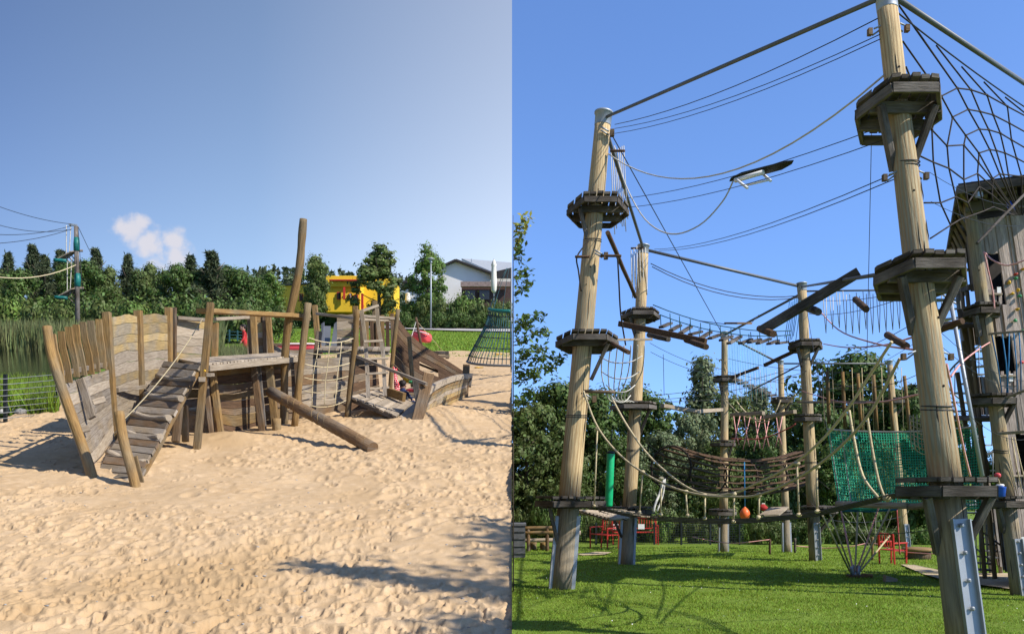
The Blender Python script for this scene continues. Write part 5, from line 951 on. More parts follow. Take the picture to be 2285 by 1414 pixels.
logt('swing_beam', (1705, 815, 21), (1780, 780, 20.5), 0, 'thin brown beam rising to the upper platform of the net pole', 'wood_brown', 'beam', (.06, .08)); logt('swing_beam', (1632, 842, 23.8), (1692, 820, 23), 0, 'thin dark beam rising from the far middle pole', 'wood_brown', 'beam', (.06, .07)); logt('swing_beam', (1783, 815, 20), (1660, 880, 24), 0, 'dark thin plank dropping between the far poles', 'wood_dark', 'beam', (.02, .03))
for i, (a, b, Y, lab) in enumerate((((1284, 573), (1316, 573), 13.4, 'short dark bar left of the seam pole'), ((1340, 571), (1386, 571), 13.4, 'short dark bar right of the seam pole'), ((1362, 337), (1394, 337), 13.7, 'short dark bar under the head of the seam pole'), ((1408, 554), (1436, 554), 19.3, 'short bar at the head of the punch-bag pole'))): ob('bar', MB().log(P(a[0], a[1], Y), P(b[0], b[1], Y-.1), .022, .02, 8), 'wood_brown', None, lab, 'bar', 'short bars on the poles')
ob('chain', MB().tube(smooth([P(1316, 535, 13.5), P(1288, 572, 13.4), P(1291, 605, 13.4), P(1297, 650, 13.4)], 5), .012, 5), 'rope_dark', None, 'black knotted rope hanging left of the seam pole', 'rope'); ob('chain', MB().tube(smooth([P(1378, 575, 13.4), P(1381, 630, 13.6), P(1385, 700, 13.8), P(1396, 770, 14)], 4), .013, 5), 'rope_dark', None, 'black knotted rope hanging right of the seam pole', 'rope')
# octagonal hanging board
oc = thing('hanging_board', 'flat dark octagonal board hanging in the sky over the far middle pole', 'board', P(1647, 722, 14.5)); ctr = P(1647, 723, 14.5)
ob('disc', MB().poly([ctr+Vector((math.cos(a)*.215, math.sin(a)*.30, math.sin(a)*.05)) for a in [math.pi/8+k*math.pi/4 for k in range(8)]], .03, (0, 0, 1)), 'wood_hull', oc)
for s in (-1, 1): ob('wire', MB().tube([ctr+Vector((s*.2, 0, 0)), ctr+Vector((s*.5, .6, .2+.05*s))], .006, 4), 'cable', oc)
# step bridge
stp = [((1475, 730), (1496, 721)), ((1497, 737), (1517, 726)), ((1519, 743), (1541, 729)), ((1540, 746), (1564, 740)), ((1561, 756), (1585, 741)), ((1584, 755), (1608, 746)), ((1609, 759), (1632, 750)), ((1626, 766), (1652, 751)), ((1652, 766), (1676, 757)), ((1672, 764), (1696, 757)), ((1691, 766), (1718, 756)), ((1715, 767), (1735, 760)), ((1735, 766), (1756, 763))]
sbg = thing('step_bridge', 'row of dark hanging wooden steps between two far poles against the sky', 'step bridge', P(1610, 760, 19.7))
for i, (a, b) in enumerate(stp):
    Y = 19.2+i*.08; ob('step', MB().beam(P(a[0], a[1], Y-.2), P(b[0], b[1], Y+.3), .11, .05), 'wood_dark', sbg)
    for q, dy in ((a, 26), (b, 22)): ob('hanger', MB().tube([P(q[0], q[1], Y), P(q[0]-1, q[1]-dy*(1-.03*i), Y)], .010, 4), 'rope_teal', sbg)
# white strand curtain, cyan strands
def strands(label, top, n, x0, x1, ln, Y, m, sw=5, r=.010, u=True):
    t = thing('rope_curtain', label, 'rope curtain', P((x0+x1)/2, top+ln, Y)); rr = random.Random(n)
    for i in range(n):
        x = x0+(x1-x0)*i/(n-1); tp = top+rr.uniform(-6, 6); l2 = ln*rr.uniform(.85, 1.1)
        pts = [P(x, tp, Y), P(x+sw*.8, tp+l2*.55, Y), P(x+sw*1.8, tp+l2, Y)]
        if u: pts += [P(x+sw*2.1, tp+l2*.5, Y+.2), P(x+sw*1.9, tp+8, Y+.4)]
        ob('strand', MB().tube(pts, r, 4), m, t)
strands('curtain of white hanging rope loops under the level tube', 652, 12, 1836, 2000, 90, 14, 'rope_white', 4, .006)
strands('bundle of thin cyan ropes right of the far middle pole head', 764, 16, 1622, 1708, 125, 23.8, 'rope_cyan', 3, .006, False); strands('pale thin ropes hanging left of the thin far pole', 830, 9, 1640, 1730, 70, 23, 'rope_white', 2, .006, False)
strands('thin dark blue ropes fanning below the head of the net pole', 672, 7, 1762, 1785, 95, 20.2, 'rope_blue', -6, .008, False); strands('long white rope loops hanging at the head of the punch-bag pole', 330, 8, 1363, 1392, 180, 16, 'rope_white', 5, .008, False); strands('white rope loops around the head of the punch-bag pole', 555, 6, 1408, 1440, 100, 19.2, 'rope_white', 2, .010)
# white net funnel
nf = thing('net_funnel', 'white rope net funnel hanging between the seam pole and the pole behind it', 'rope net', P(1385, 900, 16))
for i in range(7):
    x = 1340+i*15; ob('rope', MB().tube(smooth([P(x+8, 770, 15.5), P(x+2, 830, 16), P(1378+(x-1385)*.5, 885, 16.3), P(1392+(x-1385)*.5, 897, 16.5)], 4), .011, 5), 'rope_white', nf)
for (y, w) in ((800, 48), (835, 42), (865, 32), (888, 22)): ob('ring', MB().tube(smooth([P(1385-w, y-6, 16), P(1385-w*.4, y+8, 15.8), P(1385+w*.4, y+8, 15.8), P(1385+w, y-6, 16)], 4), .011, 5), 'rope_white', nf)
ob('rope_bundle', MB().tube(smooth([P(1482, 1070, 12.5), P(1472, 1100, 12.4), P(1462, 1125, 12.3), P(1458, 1142, 12.3)], 3), .018, 6).tube(smooth([P(1484, 1068, 12.5), P(1479, 1105, 12.4), P(1466, 1140, 12.3)], 3), .012, 6), 'rope_white', None, 'bunched white net hanging from the rope bridge', 'rope net')
# spider web net
sw_ = thing('web_net', 'black rope spider web net at the upper right between the near pole and the tower', 'rope net', P(2250, 460, 10))
Z_ = lambda x, y: (1750+x/2.209, y/2.209)
Yw = lambda px: 8.0+(px-2000)/285*2.6
pw = lambda q: P(*Z_(*q), Yw(Z_(*q)[0]))
rg = [[(820, 1110), (770, 1000), (735, 800), (728, 640), (775, 475), (853, 435), (920, 443), (1000, 470), (1100, 525), (1240, 600)], [(870, 1080), (845, 970), (812, 830), (803, 720), (830, 578), (907, 540), (965, 550), (1030, 567), (1110, 608), (1240, 680)], [(930, 1060), (905, 1000), (885, 885), (885, 715), (895, 668), (962, 637), (1008, 640), (1065, 657), (1120, 690), (1240, 760)], [(985, 1040), (962, 920), (953, 855), (957, 800), (960, 755), (1013, 738), (1045, 742), (1088, 755), (1145, 780), (1240, 830)], [(1030, 1020), (1024, 960), (1026, 920), (1028, 890), (1028, 880), (1062, 858), (1080, 860), (1105, 862), (1170, 870), (1240, 890)]]
for k, q in enumerate(rg): ob('ring_rope', MB().tube([pw(a) for a in q], .0085, 5), 'rope_dark', sw_)
starts = [(720, 1175), (690, 1000), (660, 765), (600, 330), (585, 205), (560, 20), (640, 130), (750, 225), (875, 330), (985, 405), (1090, 480)]
cols_ = [0, 1, 2, 3, 4, 5, 5, 6, 7, 8, 9]
for st, c in zip(starts, cols_): ob('radial_rope', MB().tube([pw(st)]+[pw(q[c]) for q in rg]+[pw((1130+c*5, 1060))], .0085, 5), 'rope_dark', sw_)
kn = MB()
for q in rg:
    for a in q[3:9]: kn.blob(pw(a), .016, .016, .016, 0, 0, 1)
ob('knots', kn, 'rope_dark', sw_).__setitem__('kind', 'stuff')
ob('top_cable', MB().tube(sag(pw((555, 60)), pw((1250, 570)), .03), .008, 5), 'cable', sw_); ob('lower_beam', MB().log(pw((950, 1200)), pw((1240, 900)), .016, .015, 8), 'wood_dark', sw_)
# slatted tunnels
def tunnel(label, a, b, ra, rb_, n_=18):
    t = thing('slat_tunnel', label, 'tunnel', (P(*a)+P(*b))/2, 'slatted tunnels'); A, B = P(*a), P(*b); d = (B-A).normalized(); s = d.cross(Vector((0, 0, 1))).normalized(); u2 = s.cross(d)
    def c(f, th): o_ = A.lerp(B, f)-Vector((0, 0, .25*4*f*(1-f)*.3)); r = ra+(rb_-ra)*f; return o_+(s*math.cos(th)*1.0+u2*math.sin(th))*r
    for k in range(n_):
        th = 2*math.pi*k/n_; ob('slat', MB().path_beam([c(f, th) for f in (0, .33, .66, 1)], .07, .028), 'wood_brown', t)
    for f in (.0, .5, 1.0): ob('hoop', MB().tube([c(f, 2*math.pi*k/18) for k in range(19)], .02, 5), 'rope_dark', t)
tunnel('left half of the brown slatted tunnel hanging before the dark trees', (1497, 1043, 17.6), (1652, 1062, 20.5), .43, .40)
tunnel('right half of the brown slatted tunnel leading to the thin far pole', (1658, 1063, 20.6), (1785, 1045, 22), .40, .42)
# zigzag beams and V ropes
for i, (a, b, lab) in enumerate((((1478, 905, 20), (1552, 917, 21), 'leftmost pale zigzag beam beside the birch'), ((1552, 918, 21), (1610, 914, 23.4), 'second zigzag beam reaching the far middle pole'), ((1632, 925, 23), (1704, 921, 22), 'third zigzag beam right of the far middle pole'), ((1708, 931, 22), (1774, 918, 21), 'rightmost zigzag beam near the net pole'))): ob('zigzag_beam', MB().beam(P(*a), P(*b), .10, .09), 'wood_pale', None, lab, 'beam', 'zigzag beams')
for i, (pts, m_, lab) in enumerate((([(1617, 890, 23.5), (1650, 922, 23), (1690, 936, 22.5), (1725, 925, 22), (1742, 892, 22)], 'rope_cream', 'left pale rope hanging in a deep curve over the zigzag beams'), ([(1645, 897, 23), (1665, 920, 22.5), (1700, 942, 22), (1740, 920, 21.5), (1775, 880, 20.5)], 'rope_cream', 'right pale rope hanging in a deep curve over the zigzag beams'), ([(1632, 978, 23), (1700, 978, 22), (1760, 955, 21), (1775, 945, 20.5)], 'rope_red', 'dark red rope rising right under the zigzag beams'), ([(1790, 872, 20), (1815, 880, 19), (1880, 897, 16), (1960, 897, 12), (2050, 880, 8.5)], 'rope_pink', 'pink rope sagging from the net pole to the near right pole'), ([(1822, 685, 19), (1870, 735, 15), (1950, 765, 11), (2040, 780, 8.5)], 'rope_pink', 'pair of pink ropes curving through the white strands'), ([(1838, 767, 19), (1890, 775, 16), (1970, 770, 12), (2050, 748, 8.5)], 'rope_pink', 'thin pink rope below the curving pair'), ([(1545, 1197, 22), (1590, 1206, 22), (1640, 1211, 22), (1718, 1203, 22)], 'rope_pink', 'pink barrier rope before the hedge left of the thin far pole'), ([(1775, 1217, 20.5), (1840, 1222, 20.5), (1900, 1218, 20), (1947, 1211, 20), (2000, 1228, 19), (2060, 1234, 18), (2110, 1235, 17)], 'rope_pink', 'pink barrier rope passing behind the net pole to the stake'), ([(2001, 1136, 18), (2004, 1180, 18), (2008, 1236, 18)], 'rope_red', 'red rope hanging straight over the red bench'), ([(2112, 812, 7.6), (2130, 900, 8), (2150, 1000, 8.5), (2165, 1062, 8.8)], 'rope_pink', 'pink twisted rope along the steel stair pole'), ([(2122, 840, 8), (2150, 805, 10), (2190, 775, 12), (2210, 763, 12.4)], 'rope_pink', 'pink rope stretched to the tower window'), ([(2196, 562, 12), (2204, 600, 12), (2215, 650, 12), (2219, 690, 12)], 'rope_pink', 'pink rope hanging down in the upper tower window'), ([(2196, 562, 12), (2215, 580, 11.8), (2250, 592, 11.6), (2300, 575, 11.4)], 'rope_pink', 'pink rope swagged across the tower planks'))): ob('rope', MB().tube(smooth([P(*p) for p in pts], 5), .016 if m_ in ('rope_cream', 'rope_red') else .011, 5), m_, None, lab, 'rope')
for i, x in enumerate((1637, 1660, 1684, 1704, 1732)):
    ob('stirrup', MB().tube([P(x, 928, 22.3), P(x+6, 970, 22.3), P(x+12, 1000-abs(i-2)*4, 22.3)], .012, 4).tube([P(x+14, 928, 22.5), P(x+5, 970, 22.3), P(x-2, 1006-abs(i-2)*4, 22.3)], .012, 4), 'rope_pink', None, f'crossed pink foot ropes under the zigzag beams, {ordinal(i)} pair from the left', 'rope', 'crossed foot ropes')
# orange buoy, red bundle, plank bridges
by = thing('buoy', 'orange ball buoy hanging on a rope in the middle of the course', 'buoy', P(1662, 1158, 12.5)); c = P(1662, 1146, 12.5)
ob('ball', MB().lathe(c-Vector((0, 0, .085)), [(.01, 0), (.045, .012), (.066, .05), (.072, .085), (.062, .125), (.036, .16), (.016, .172), (.014, .185)], 18), 'plastic_orange', by); ob('rope', MB().tube([c+Vector((0, 0, .09)), P(1661, 1030, 12.5)], .008, 5), 'rope_blue', by)
rbx = thing('red_bundle', 'small red bundle with a white top lying on a far plank', 'bundle', P(1702, 1136, 21)); ob('bundle', MB().blob(P(1702, 1131, 21), .11, .08, .075, 3, .3), 'cloth_red', rbx); ob('lid', MB().box(P(1703, 1123, 21), .07, .05, .025), 'plastic_white', rbx)
pl = thing('plank_bridge', 'pale slatted plank bridge sloping to the thin far pole', 'plank bridge', P(1725, 1140, 21.5))
A0, A1, B0, B1 = P(1694, 1149, 20.8), P(1738, 1149, 20.8), P(1720, 1132, 22.5), P(1760, 1131, 22.5)
for i in range(10): f0, f1 = i/10+.01, (i+1)/10-.01; ob('plank', MB().strip([A0.lerp(B0, f0), A1.lerp(B1, f0)], [A0.lerp(B0, f1), A1.lerp(B1, f1)], .04), 'wood_pale', pl)
ob('stringer', MB().beam(A0.lerp(A1, .2), B0.lerp(B1, .2), .04, .04).beam(A0.lerp(A1, .8)-Vector((0, 0, .04)), B0.lerp(B1, .8)-Vector((0, 0, .04)), .04, .04), 'wood_grey', pl)
lb = thing('log_bridge', 'bridge of pale round logs hung between the seam pole and the punch-bag pole', 'log bridge', P(1345, 1155, 16))
for i in range(9):
    f = i/8; y = 1140+18*f; ob('log', MB().log(P(1290+f*68, y, 16.5-f*.8), P(1338+f*64, y+2-f*5, 16.8-f*.9), .034, .033, 9, .03, 3, i), 'wood_pale', lb)
for s in (0, 1): ob('cable', MB().tube([P(1291+s*45, 1139, 16.5), P(1358+s*40, 1160, 15.7)], .01, 4), 'cable', lb)
for i, (x, y) in enumerate(((1512, 0), (1530, 0), (1548, 0))): pass
stepd = thing('log_steps', 'small dark wooden steps descending right of the far middle pole', 'steps', P(1680, 850, 24))
for i in range(8): x = 1645+i*12.5; y = 848+i*5.5; ob('step', MB().beam(P(x-7, y+2, 24), P(x+7, y, 24.4), .14, .06), 'wood_dark', stepd)
# upright post row (with cables) behind the net
pr = thing('post_bridge', 'row of hanging upright poles above the green net', 'pole bridge', P(1900, 950, 17))
for i, (x0, y0, x1, y1) in enumerate(((1846, 828, 1850, 945), (1880, 829, 1886, 957), (1914, 833, 1922, 960), (1949, 836, 1957, 962), (1984, 838, 1992, 963), (2018, 838, 2030, 962))): ob('upright', MB().log(P(x0, y0, 17), P(x1, y1, 17), .034, .036, 8, .02, 3, i), 'wood_tan', pr)
ob('rail', MB().beam(P(1780, 897, 18.5), P(1945, 896, 16.5), .05, .05), 'wood_grey', pr)
for i in range(9): x = 1835+i*22; ob('hang_rope', MB().tube([P(x, 820, 17), P(x+5, 960, 17)], .007, 4), 'rope_cream', pr)
# ---- green net with its log
gn = thing('safety_net', 'green rope net wall hung over a pale log between the net pole and the tower', 'net', P(2000, 1130, 15))
def nv(u_, v_, layer=0):
    x = 1846+u_*(2192-1846); yt = 957+18*4*u_*(1-u_)*.55-8*u_; xb = 1872+u_*(2188-1872); yb_ = 1130+5*math.sin(u_*9)+layer*4
    Y = 17-3.2*u_+.35*layer+.9*v_*(1-v_)*4*.25; return P(x+(xb-x)*v_, yt+(yb_-yt)*v_, Y)
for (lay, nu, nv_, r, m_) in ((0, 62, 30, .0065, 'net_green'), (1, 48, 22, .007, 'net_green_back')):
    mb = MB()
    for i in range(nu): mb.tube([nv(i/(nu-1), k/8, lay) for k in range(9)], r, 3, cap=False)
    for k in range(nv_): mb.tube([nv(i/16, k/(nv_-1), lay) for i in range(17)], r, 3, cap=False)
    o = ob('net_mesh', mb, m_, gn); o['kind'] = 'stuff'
lo = [nv(i/16, 0, 3) for i in range(17)]; hi = [nv(i/16, 1, 3) for i in range(17)]
for k in range(2): ob('edge_rope', MB().tube([nv(i/16, k, 0) for i in range(17)], .018, 6), 'rope_white' if k == 0 else 'net_green', gn)
ob('edge_rope', MB().tube([nv(.01, k/8, 0) for k in range(9)], .014, 6), 'rope_white', gn); ob('edge_rope', MB().tube([nv(.09, k/8, -.1) for k in range(9)], .012, 6), 'rope_white', gn)
ob('log', MB().log(P(1868, 1124, 16.4), P(2026, 1128, 15.2), .062, .055, 12, .03, 6, 3), 'wood_pale', gn); ob('log', MB().log(P(2030, 1130, 15.2), P(2092, 1124, 14.6), .055, .055, 12, .03, 4, 5), 'wood_pale', gn)
ob('tarp', MB().strip(smooth([P(1860, 1140, 17.2), P(1940, 1142, 16.8), P(2000, 1138, 16.4)], 4), smooth([P(1855, 1132, 17.2), P(1940, 1130, 16.8), P(2010, 1128, 16.4)], 4), .02), 'rope_blue', gn)
cn = thing('cargo_net', 'small cream cargo net hanging before the green net', 'rope net', P(2060, 980, 13.5))
for i in range(8): x = 2030+i*8; ob('rope', MB().tube([P(x, 925, 14.5), P(x+1, 960, 14.3), P(x+3, 985+8*math.sin(i*.45), 14.2), P(x+6, 1005, 14.2)], .008, 4), 'rope_cream', cn)
for k in range(8): ob('rope', MB().tube(smooth([P(2030+k, 928+k*10, 14.4), P(2062, 936+k*11, 14.2), P(2094, 926+k*11, 14.4)], 4), .008, 4), 'rope_cream', cn)
# ------------------------------------------------------------------ rope cones, benches, small things on the lawn
rc = thing('rope_cone', 'fan of pale yellow ropes spreading up from an anchor in the lawn', 'rope fan', gr(1908, 1288))
an = gr(1908, 1288, .06)
for i, (x, y, Y, m_) in enumerate(((1836, 1150, 13.5, 'rope_cream'), (1853, 1148, 14.5, 'rope_cream'), (1877, 1140, 16.5, 'rope_pink'), (1914, 1142, 16, 'rope_cream'), (1962, 1128, 16, 'rope_pink'), (1986, 1134, 15.2, 'rope_cream'), (1985, 1195, 16.2, 'rope_cream'))): ob('rope', MB().tube([an+Vector(((i-3)*.03, 0, .05)), P(x, y, Y)], .016, 6), m_, rc); ob('turnbuckle', MB().tube([an+Vector(((i-3)*.02, 0, -.05)), an.lerp(P(x, y, Y), .13)], .022, 6), 'steel', rc)
ob('anchor_block', MB().box(an-Vector((0, 0, .07)), .24, .2, .12), 'wood_hull', rc); ob('wood_wedge', MB().log(an+Vector((.09, -.05, -.02)), an+Vector((.26, -.1, -.03)), .045, .04, 8), 'wood_tan', rc)
rc2 = thing('rope_cone', 'fan of thin grey wires from a second anchor behind the pale rope fan', 'rope fan', gr(1952, 1243)); an2 = gr(1952, 1243, .05)
for x, y, Y in ((1880, 1145, 19), (1896, 1138, 19), (1922, 1140, 20), (1955, 1130, 20), (1990, 1150, 19), (2030, 1135, 18)): ob('rope', MB().tube([an2, P(x, y, Y)], .006, 4), 'rope_white', rc2)
w_ = gr(1977, 1298); ob('wood_wedge', MB().poly([w_, w_+Vector((.20, .03, 0)), w_+Vector((.20, .03, .05)), w_+Vector((0, 0, .11))], .12, (0, 1, 0)), 'wood_pale', None, 'small pale wooden wedge lying alone on the lawn', 'wood block')
def bench(name, base, rz, L_, label, back=True):
    t = thing(name, label, 'bench', base, 'red metal benches'); m_ = Matrix.Rotation(rz, 3, 'Z'); B = lambda x, y, z: Vector(base)+m_ @ Vector((x, y, z))
    for s in (-1, 1):
        x = s*L_/2; ob('leg', MB().beam(B(x, -.22, 0), B(x, -.22, .62), .04, .04), 'paint_red', t); ob('leg', MB().beam(B(x, .2, 0), B(x, .26, .85), .04, .04), 'paint_red', t); ob('armrest', MB().beam(B(x, -.24, .62), B(x, .24, .62), .045, .035), 'paint_red', t)
    for k in range(5): ob('seat_slat', MB().beam(B(-L_/2, -.2+k*.09, .42), B(L_/2, -.2+k*.09, .42), .06, .02, up=(0, 0, 1)), 'paint_red', t)
    if back:
        ob('back_rail', MB().beam(B(-L_/2, .26, .85), B(L_/2, .26, .85), .035, .04), 'paint_red', t); ob('back_rail', MB().beam(B(-L_/2, .23, .52), B(L_/2, .23, .52), .03, .03), 'paint_red', t)
        n_ = max(5, int(L_/.08))
        for k in range(n_): x = -L_/2+(k+.5)*L_/n_; ob('back_bar', MB().beam(B(x, .235, .53), B(x, .26, .84), .02, .015), 'paint_red', t)
    return t
bench('bench', on_right(1349, 26, -.02), -.95, .75, 'red metal bench end-on left of the punch-bag pole')
bench('bench', on_right(1440, 28.5, -.02), .0, .75, 'red metal bench right behind the punch-bag pole')
bench('bench', on_right(1392, 28, -.02), .3, .55, 'red metal bench partly hidden by the punch-bag pole', False)
nb_ = bench('bench', on_right(1992, 18.6, -.02), 2.0, .5, 'nearest red metal bench below the green net')
nb_.scale = (.78, .78, .78)
# round table under the far pole, path, stakes
tb = thing('round_table', 'round orange wooden table around the foot of the far pole', 'table', gr(2045, 1246)); c = P(2048, 1238, 20.5); c.z = max(c.z, GR(20.5)+.2)
ob('table_top', MB().lathe(c, [(.02, 0), (.34, 0), (.35, .03), (.34, .06), (.02, .06)], 20), 'wood_tan', tb); ob('base', MB().lathe(Vector((c.x, c.y, GR(c.y)-.02)), [(.28, 0), (.28, c.z-GR(c.y)+.02), (.02, c.z-GR(c.y)+.03)], 16), 'wood_hull', tb)
for i, (x, y0, y1, lab) in enumerate(((1718, 1203, 1236, 'thin rusty stake at the end of the barrier rope before the hedge'), (1947, 1197, 1250, 'pale wooden stake behind the rope fan'), (1774, 1200, 1232, 'thin dark stake just right of the thin far pole'))): Y = 21.5 if i != 1 else 20; ob('stake', MB().log(P(x, y1, Y), P(x, y0, Y), .03, .028, 7), ['wood_brown', 'wood_tan', 'wood_dark'][i], None, lab, 'stake')
def flat(name, pts, m): return quad_sheet(name, [gr(x, y, .035) for x, y in pts], m)
flat('sand_path', [(2010, 1262), (2040, 1263), (2105, 1277), (2160, 1281), (2340, 1283), (2340, 1325), (2280, 1321), (2190, 1309), (2105, 1297), (2060, 1284)], 'sand_pale')
flat('gravel_patch', [(1288, 1238), (1330, 1233), (1365, 1234), (1350, 1239), (1300, 1241)], 'sand_pale')
# log picnic table, grey bin box, notice boards, mesh fence
pt = thing('picnic_table', 'rustic log bench and table standing left behind the seam pole', 'picnic table', on_right(1200, 24)); Y = 24; B = lambda px, dz, dy=0: on_right(px, Y+dy, dz)
for k, dz in enumerate((.62, .50)): ob('back_log', MB().log(B(1162, dz), B(1243, dz+.02), .055, .05, 9, .03, 4, k), 'wood_tan', pt)
for k in range(3): ob('seat_log', MB().log(B(1165, .28, .3+.1*k), B(1240, .30, .3+.1*k), .05, .05, 9, .03, 4, k+4), 'wood_pale', pt)
for k in range(4): ob('table_log', MB().log(B(1200, .46, 1.0+.13*k), B(1296, .47, 1.0+.13*k), .06, .06, 9, .03, 4, k+8), 'wood_pale', pt)
for x in (1179, 1221): ob('leg', MB().log(B(x, -.05), B(x, .66), .05, .05, 9), 'wood_hull', pt)
for x in (1190, 1212, 1262): ob('foot_log', MB().log(B(x, .0, .7), B(x, .24, .7), .09, .09, 10), 'wood_tan', pt)
gb = thing('storage_box', 'dark grey ribbed storage box at the seam left of the log bench', 'box', on_right(1158, 21)); b0 = on_right(1158, 21, .0)
ob('body', MB().box(Vector((.16, 21.2, GR(21)+.37)), .30, .5, .78), 'box_grey', gb); ob('lid', MB().box(Vector((.165, 21.2, GR(21)+.78)), .33, .54, .05), 'box_grey', gb)
for k in range(4): ob('rib', MB().box(Vector((.16, 20.94, GR(21)+.12+.17*k)), .305, .02, .03), 'box_grey', gb)
mf = thing('mesh_fence', 'dark wire mesh fence in front of the hedge', 'fence', on_right(1450, 28))
for x in (1330, 1395, 1460, 1520, 1585, 1650): ob('post', MB().box(on_right(x, 28.2, .33), .05, .05, .75), 'fence_metal', mf)
for k in range(9): ob('wire', MB().tube([on_right(1290, 28.2, .05+.075*k), on_right(1660, 28.2, .05+.075*k)], .006, 4), 'fence_metal', mf)
vw = MB()
for k in range(70): q = on_right(1290+k*5.3, 28.2, .02); vw.tube([q, q+Vector((0, 0, .65))], .005, 3, cap=False)
ob('upright_wires', vw, 'fence_metal', mf)['kind'] = 'stuff'
for x, lab in ((1375, 'left white notice sheet on the mesh fence'), (1431, 'right white notice sheet on the mesh fence')): ob('notice', MB().box(on_right(x, 28.05, .58), .20, .01, .16), 'plastic_white', None, lab, 'notice')
# ---- plank tower
tw = thing('plank_tower', 'tall weathered plank climbing tower with dark openings at the right edge', 'tower', P(2290, 1330, 12.6))
def edge_x(y): return 2160+(y-440)*(2268-2160)/(1320-440)      # leaning front corner
Yt = 12.9
def vplank(x_off, y0, y1, w, m_, dY=0):
    x0, x1 = edge_x(y0)+x_off*(.72+.28*(y0-440)/880), edge_x(y1)+x_off*(.72+.28*(y1-440)/880); hw = w/2
    return ob('plank', MB().strip([P(x0-hw*.85, y0, Yt+dY), P(x1-hw, y1, Yt+dY)], [P(x0+hw*.85, y0, Yt+dY), P(x1+hw, y1, Yt+dY)], .03), m_, front)
front = ob('front_wall', MB().beam(P(2172, 520, Yt+.12), P(2330, 510, Yt+.12), .08, .1).beam(P(2225, 900, Yt+.12), P(2360, 900, Yt+.12), .08, .1), 'wood_dark', tw)
rr = random.Random(9); holes = {0: ((558, 640),), 1: ((556, 645), (750, 832)), 2: ((560, 640), (748, 838)), 3: ((752, 836),), 6: ((958, 1060),), 7: ((960, 1075),)}
for i in range(21):
    x = 14+i*12.5; segs = []; y = 492-i*1.3
    for h0, h1 in ((566, 676), (752, 836), (968, 1062)):
        inside = (h0 == 566 and 2 <= i <= 4) or (h0 == 752 and 1 <= i <= 4) or (h0 == 968 and 3 <= i <= 9)
        if inside: segs.append((y, h0+rr.uniform(-3, 3))); y = h1+rr.uniform(-3, 6)
    segs.append((y, 1330))
    for s0, s1 in segs: vplank(x, s0, s1, 11.3, 'tower_plank', rr.uniform(-.02, .02))
ob('interior_shade', MB().poly([P(2190, 500, 14.2), P(2405, 500, 14.2), P(2520, 1300, 14.2), P(2290, 1300, 14.2)], .05, (0, 1, 0)), 'roof_and_shade_dark', tw)  # near-black backing: shade behind the tower openings put into the colour
ob('inner_shade_side', MB().poly([P(2186, 500, 13.1), P(2190, 500, 14.25), P(2290, 1300, 14.25), P(2284, 1300, 13.1)], .03, (1, 0, 0)), 'roof_and_shade_dark', tw)  # same near-black colour, painted shade on the inner side
ob('floor', MB().poly([P(2200, 700, Yt+.1), P(2420, 700, Yt+.1), P(2420, 694, 14.2), P(2200, 694, 14.2)], .06, (0, 0, -1)), 'wood_dark', tw); ob('floor', MB().poly([P(2225, 905, Yt+.1), P(2420, 905, Yt+.1), P(2420, 905, 14.2), P(2220, 905, 14.2)], .06, (0, 0, -1)), 'wood_dark', tw)
rside = ob('far_side_wall', MB().beam(P(2388, 540, 12.95), P(2370, 540, 14.2), .06, .08), 'wood_dark', tw)
for i in range(7):
    f = i/6; ob('plank', MB().strip([P(2394-f*18, 480, 12.95+f*1.2), P(2516-f*18, 1325, 12.95+f*1.2)], [P(2391-f*18, 480, 13.12+f*1.2), P(2513-f*18, 1325, 13.12+f*1.2)], .03), 'tower_plank', rside)
# side wall with gaps, seen at a slant
side = ob('side_wall', MB().beam(P(2166, 640, 13.1), P(2140, 650, 15.5), .06, .08), 'wood_dark', tw)
for i in range(9):
    f = i/8; Y = 13.2+f*2.4; dx = -f*34; 
    for (y0, y1) in ((512+f*40, 640+f*20), (700+f*20, 770), (840, 925), (1120-f*10, 1290-f*30)):
        if (i+int(y1)) % 4 == 1: continue
        x0, x1 = edge_x(y0)+dx+3, edge_x(y1)+dx+3; ob('plank', MB().strip([P(x0-4, y0, Y), P(x1-4, y1, Y)], [P(x0+1, y0, Y+.22), P(x1+1, y1, Y+.22)], .025), ['tower_plank', 'wood_dark', 'wood_grey'][i % 3], side)
for i, (a, b, Y) in enumerate((((2118, 560), (2250, 1300), 15.8), ((2135, 640), (2205, 1290), 14.6), ((2150, 690), (2228, 1290), 13.8))): ob('corner_post', MB().log(P(b[0]-(b[0]-a[0])*.1, b[1], Y), P(a[0]+8, a[1]-40, Y), .035, .03, 9, .02, 5, i), 'wood_grey', tw)
for (a, b, Y) in (((2150, 760), (2205, 1060), 14), ((2136, 830), (2178, 1100), 14.8), ((2140, 690), (2166, 800), 14.5)): ob('plank', MB().beam(P(a[0], a[1], Y), P(b[0], b[1], Y), .07, .03), 'wood_grey', side)
for (y, x0, x1) in ((720, 2128, 2180), (930, 2160, 2215), (1100, 2185, 2245)): ob('landing', MB().beam(P(x0, y, 15.4), P(x1, y+6, 13.4), .5, .06, up=(0, 0, 1)), 'wood_dark', tw)
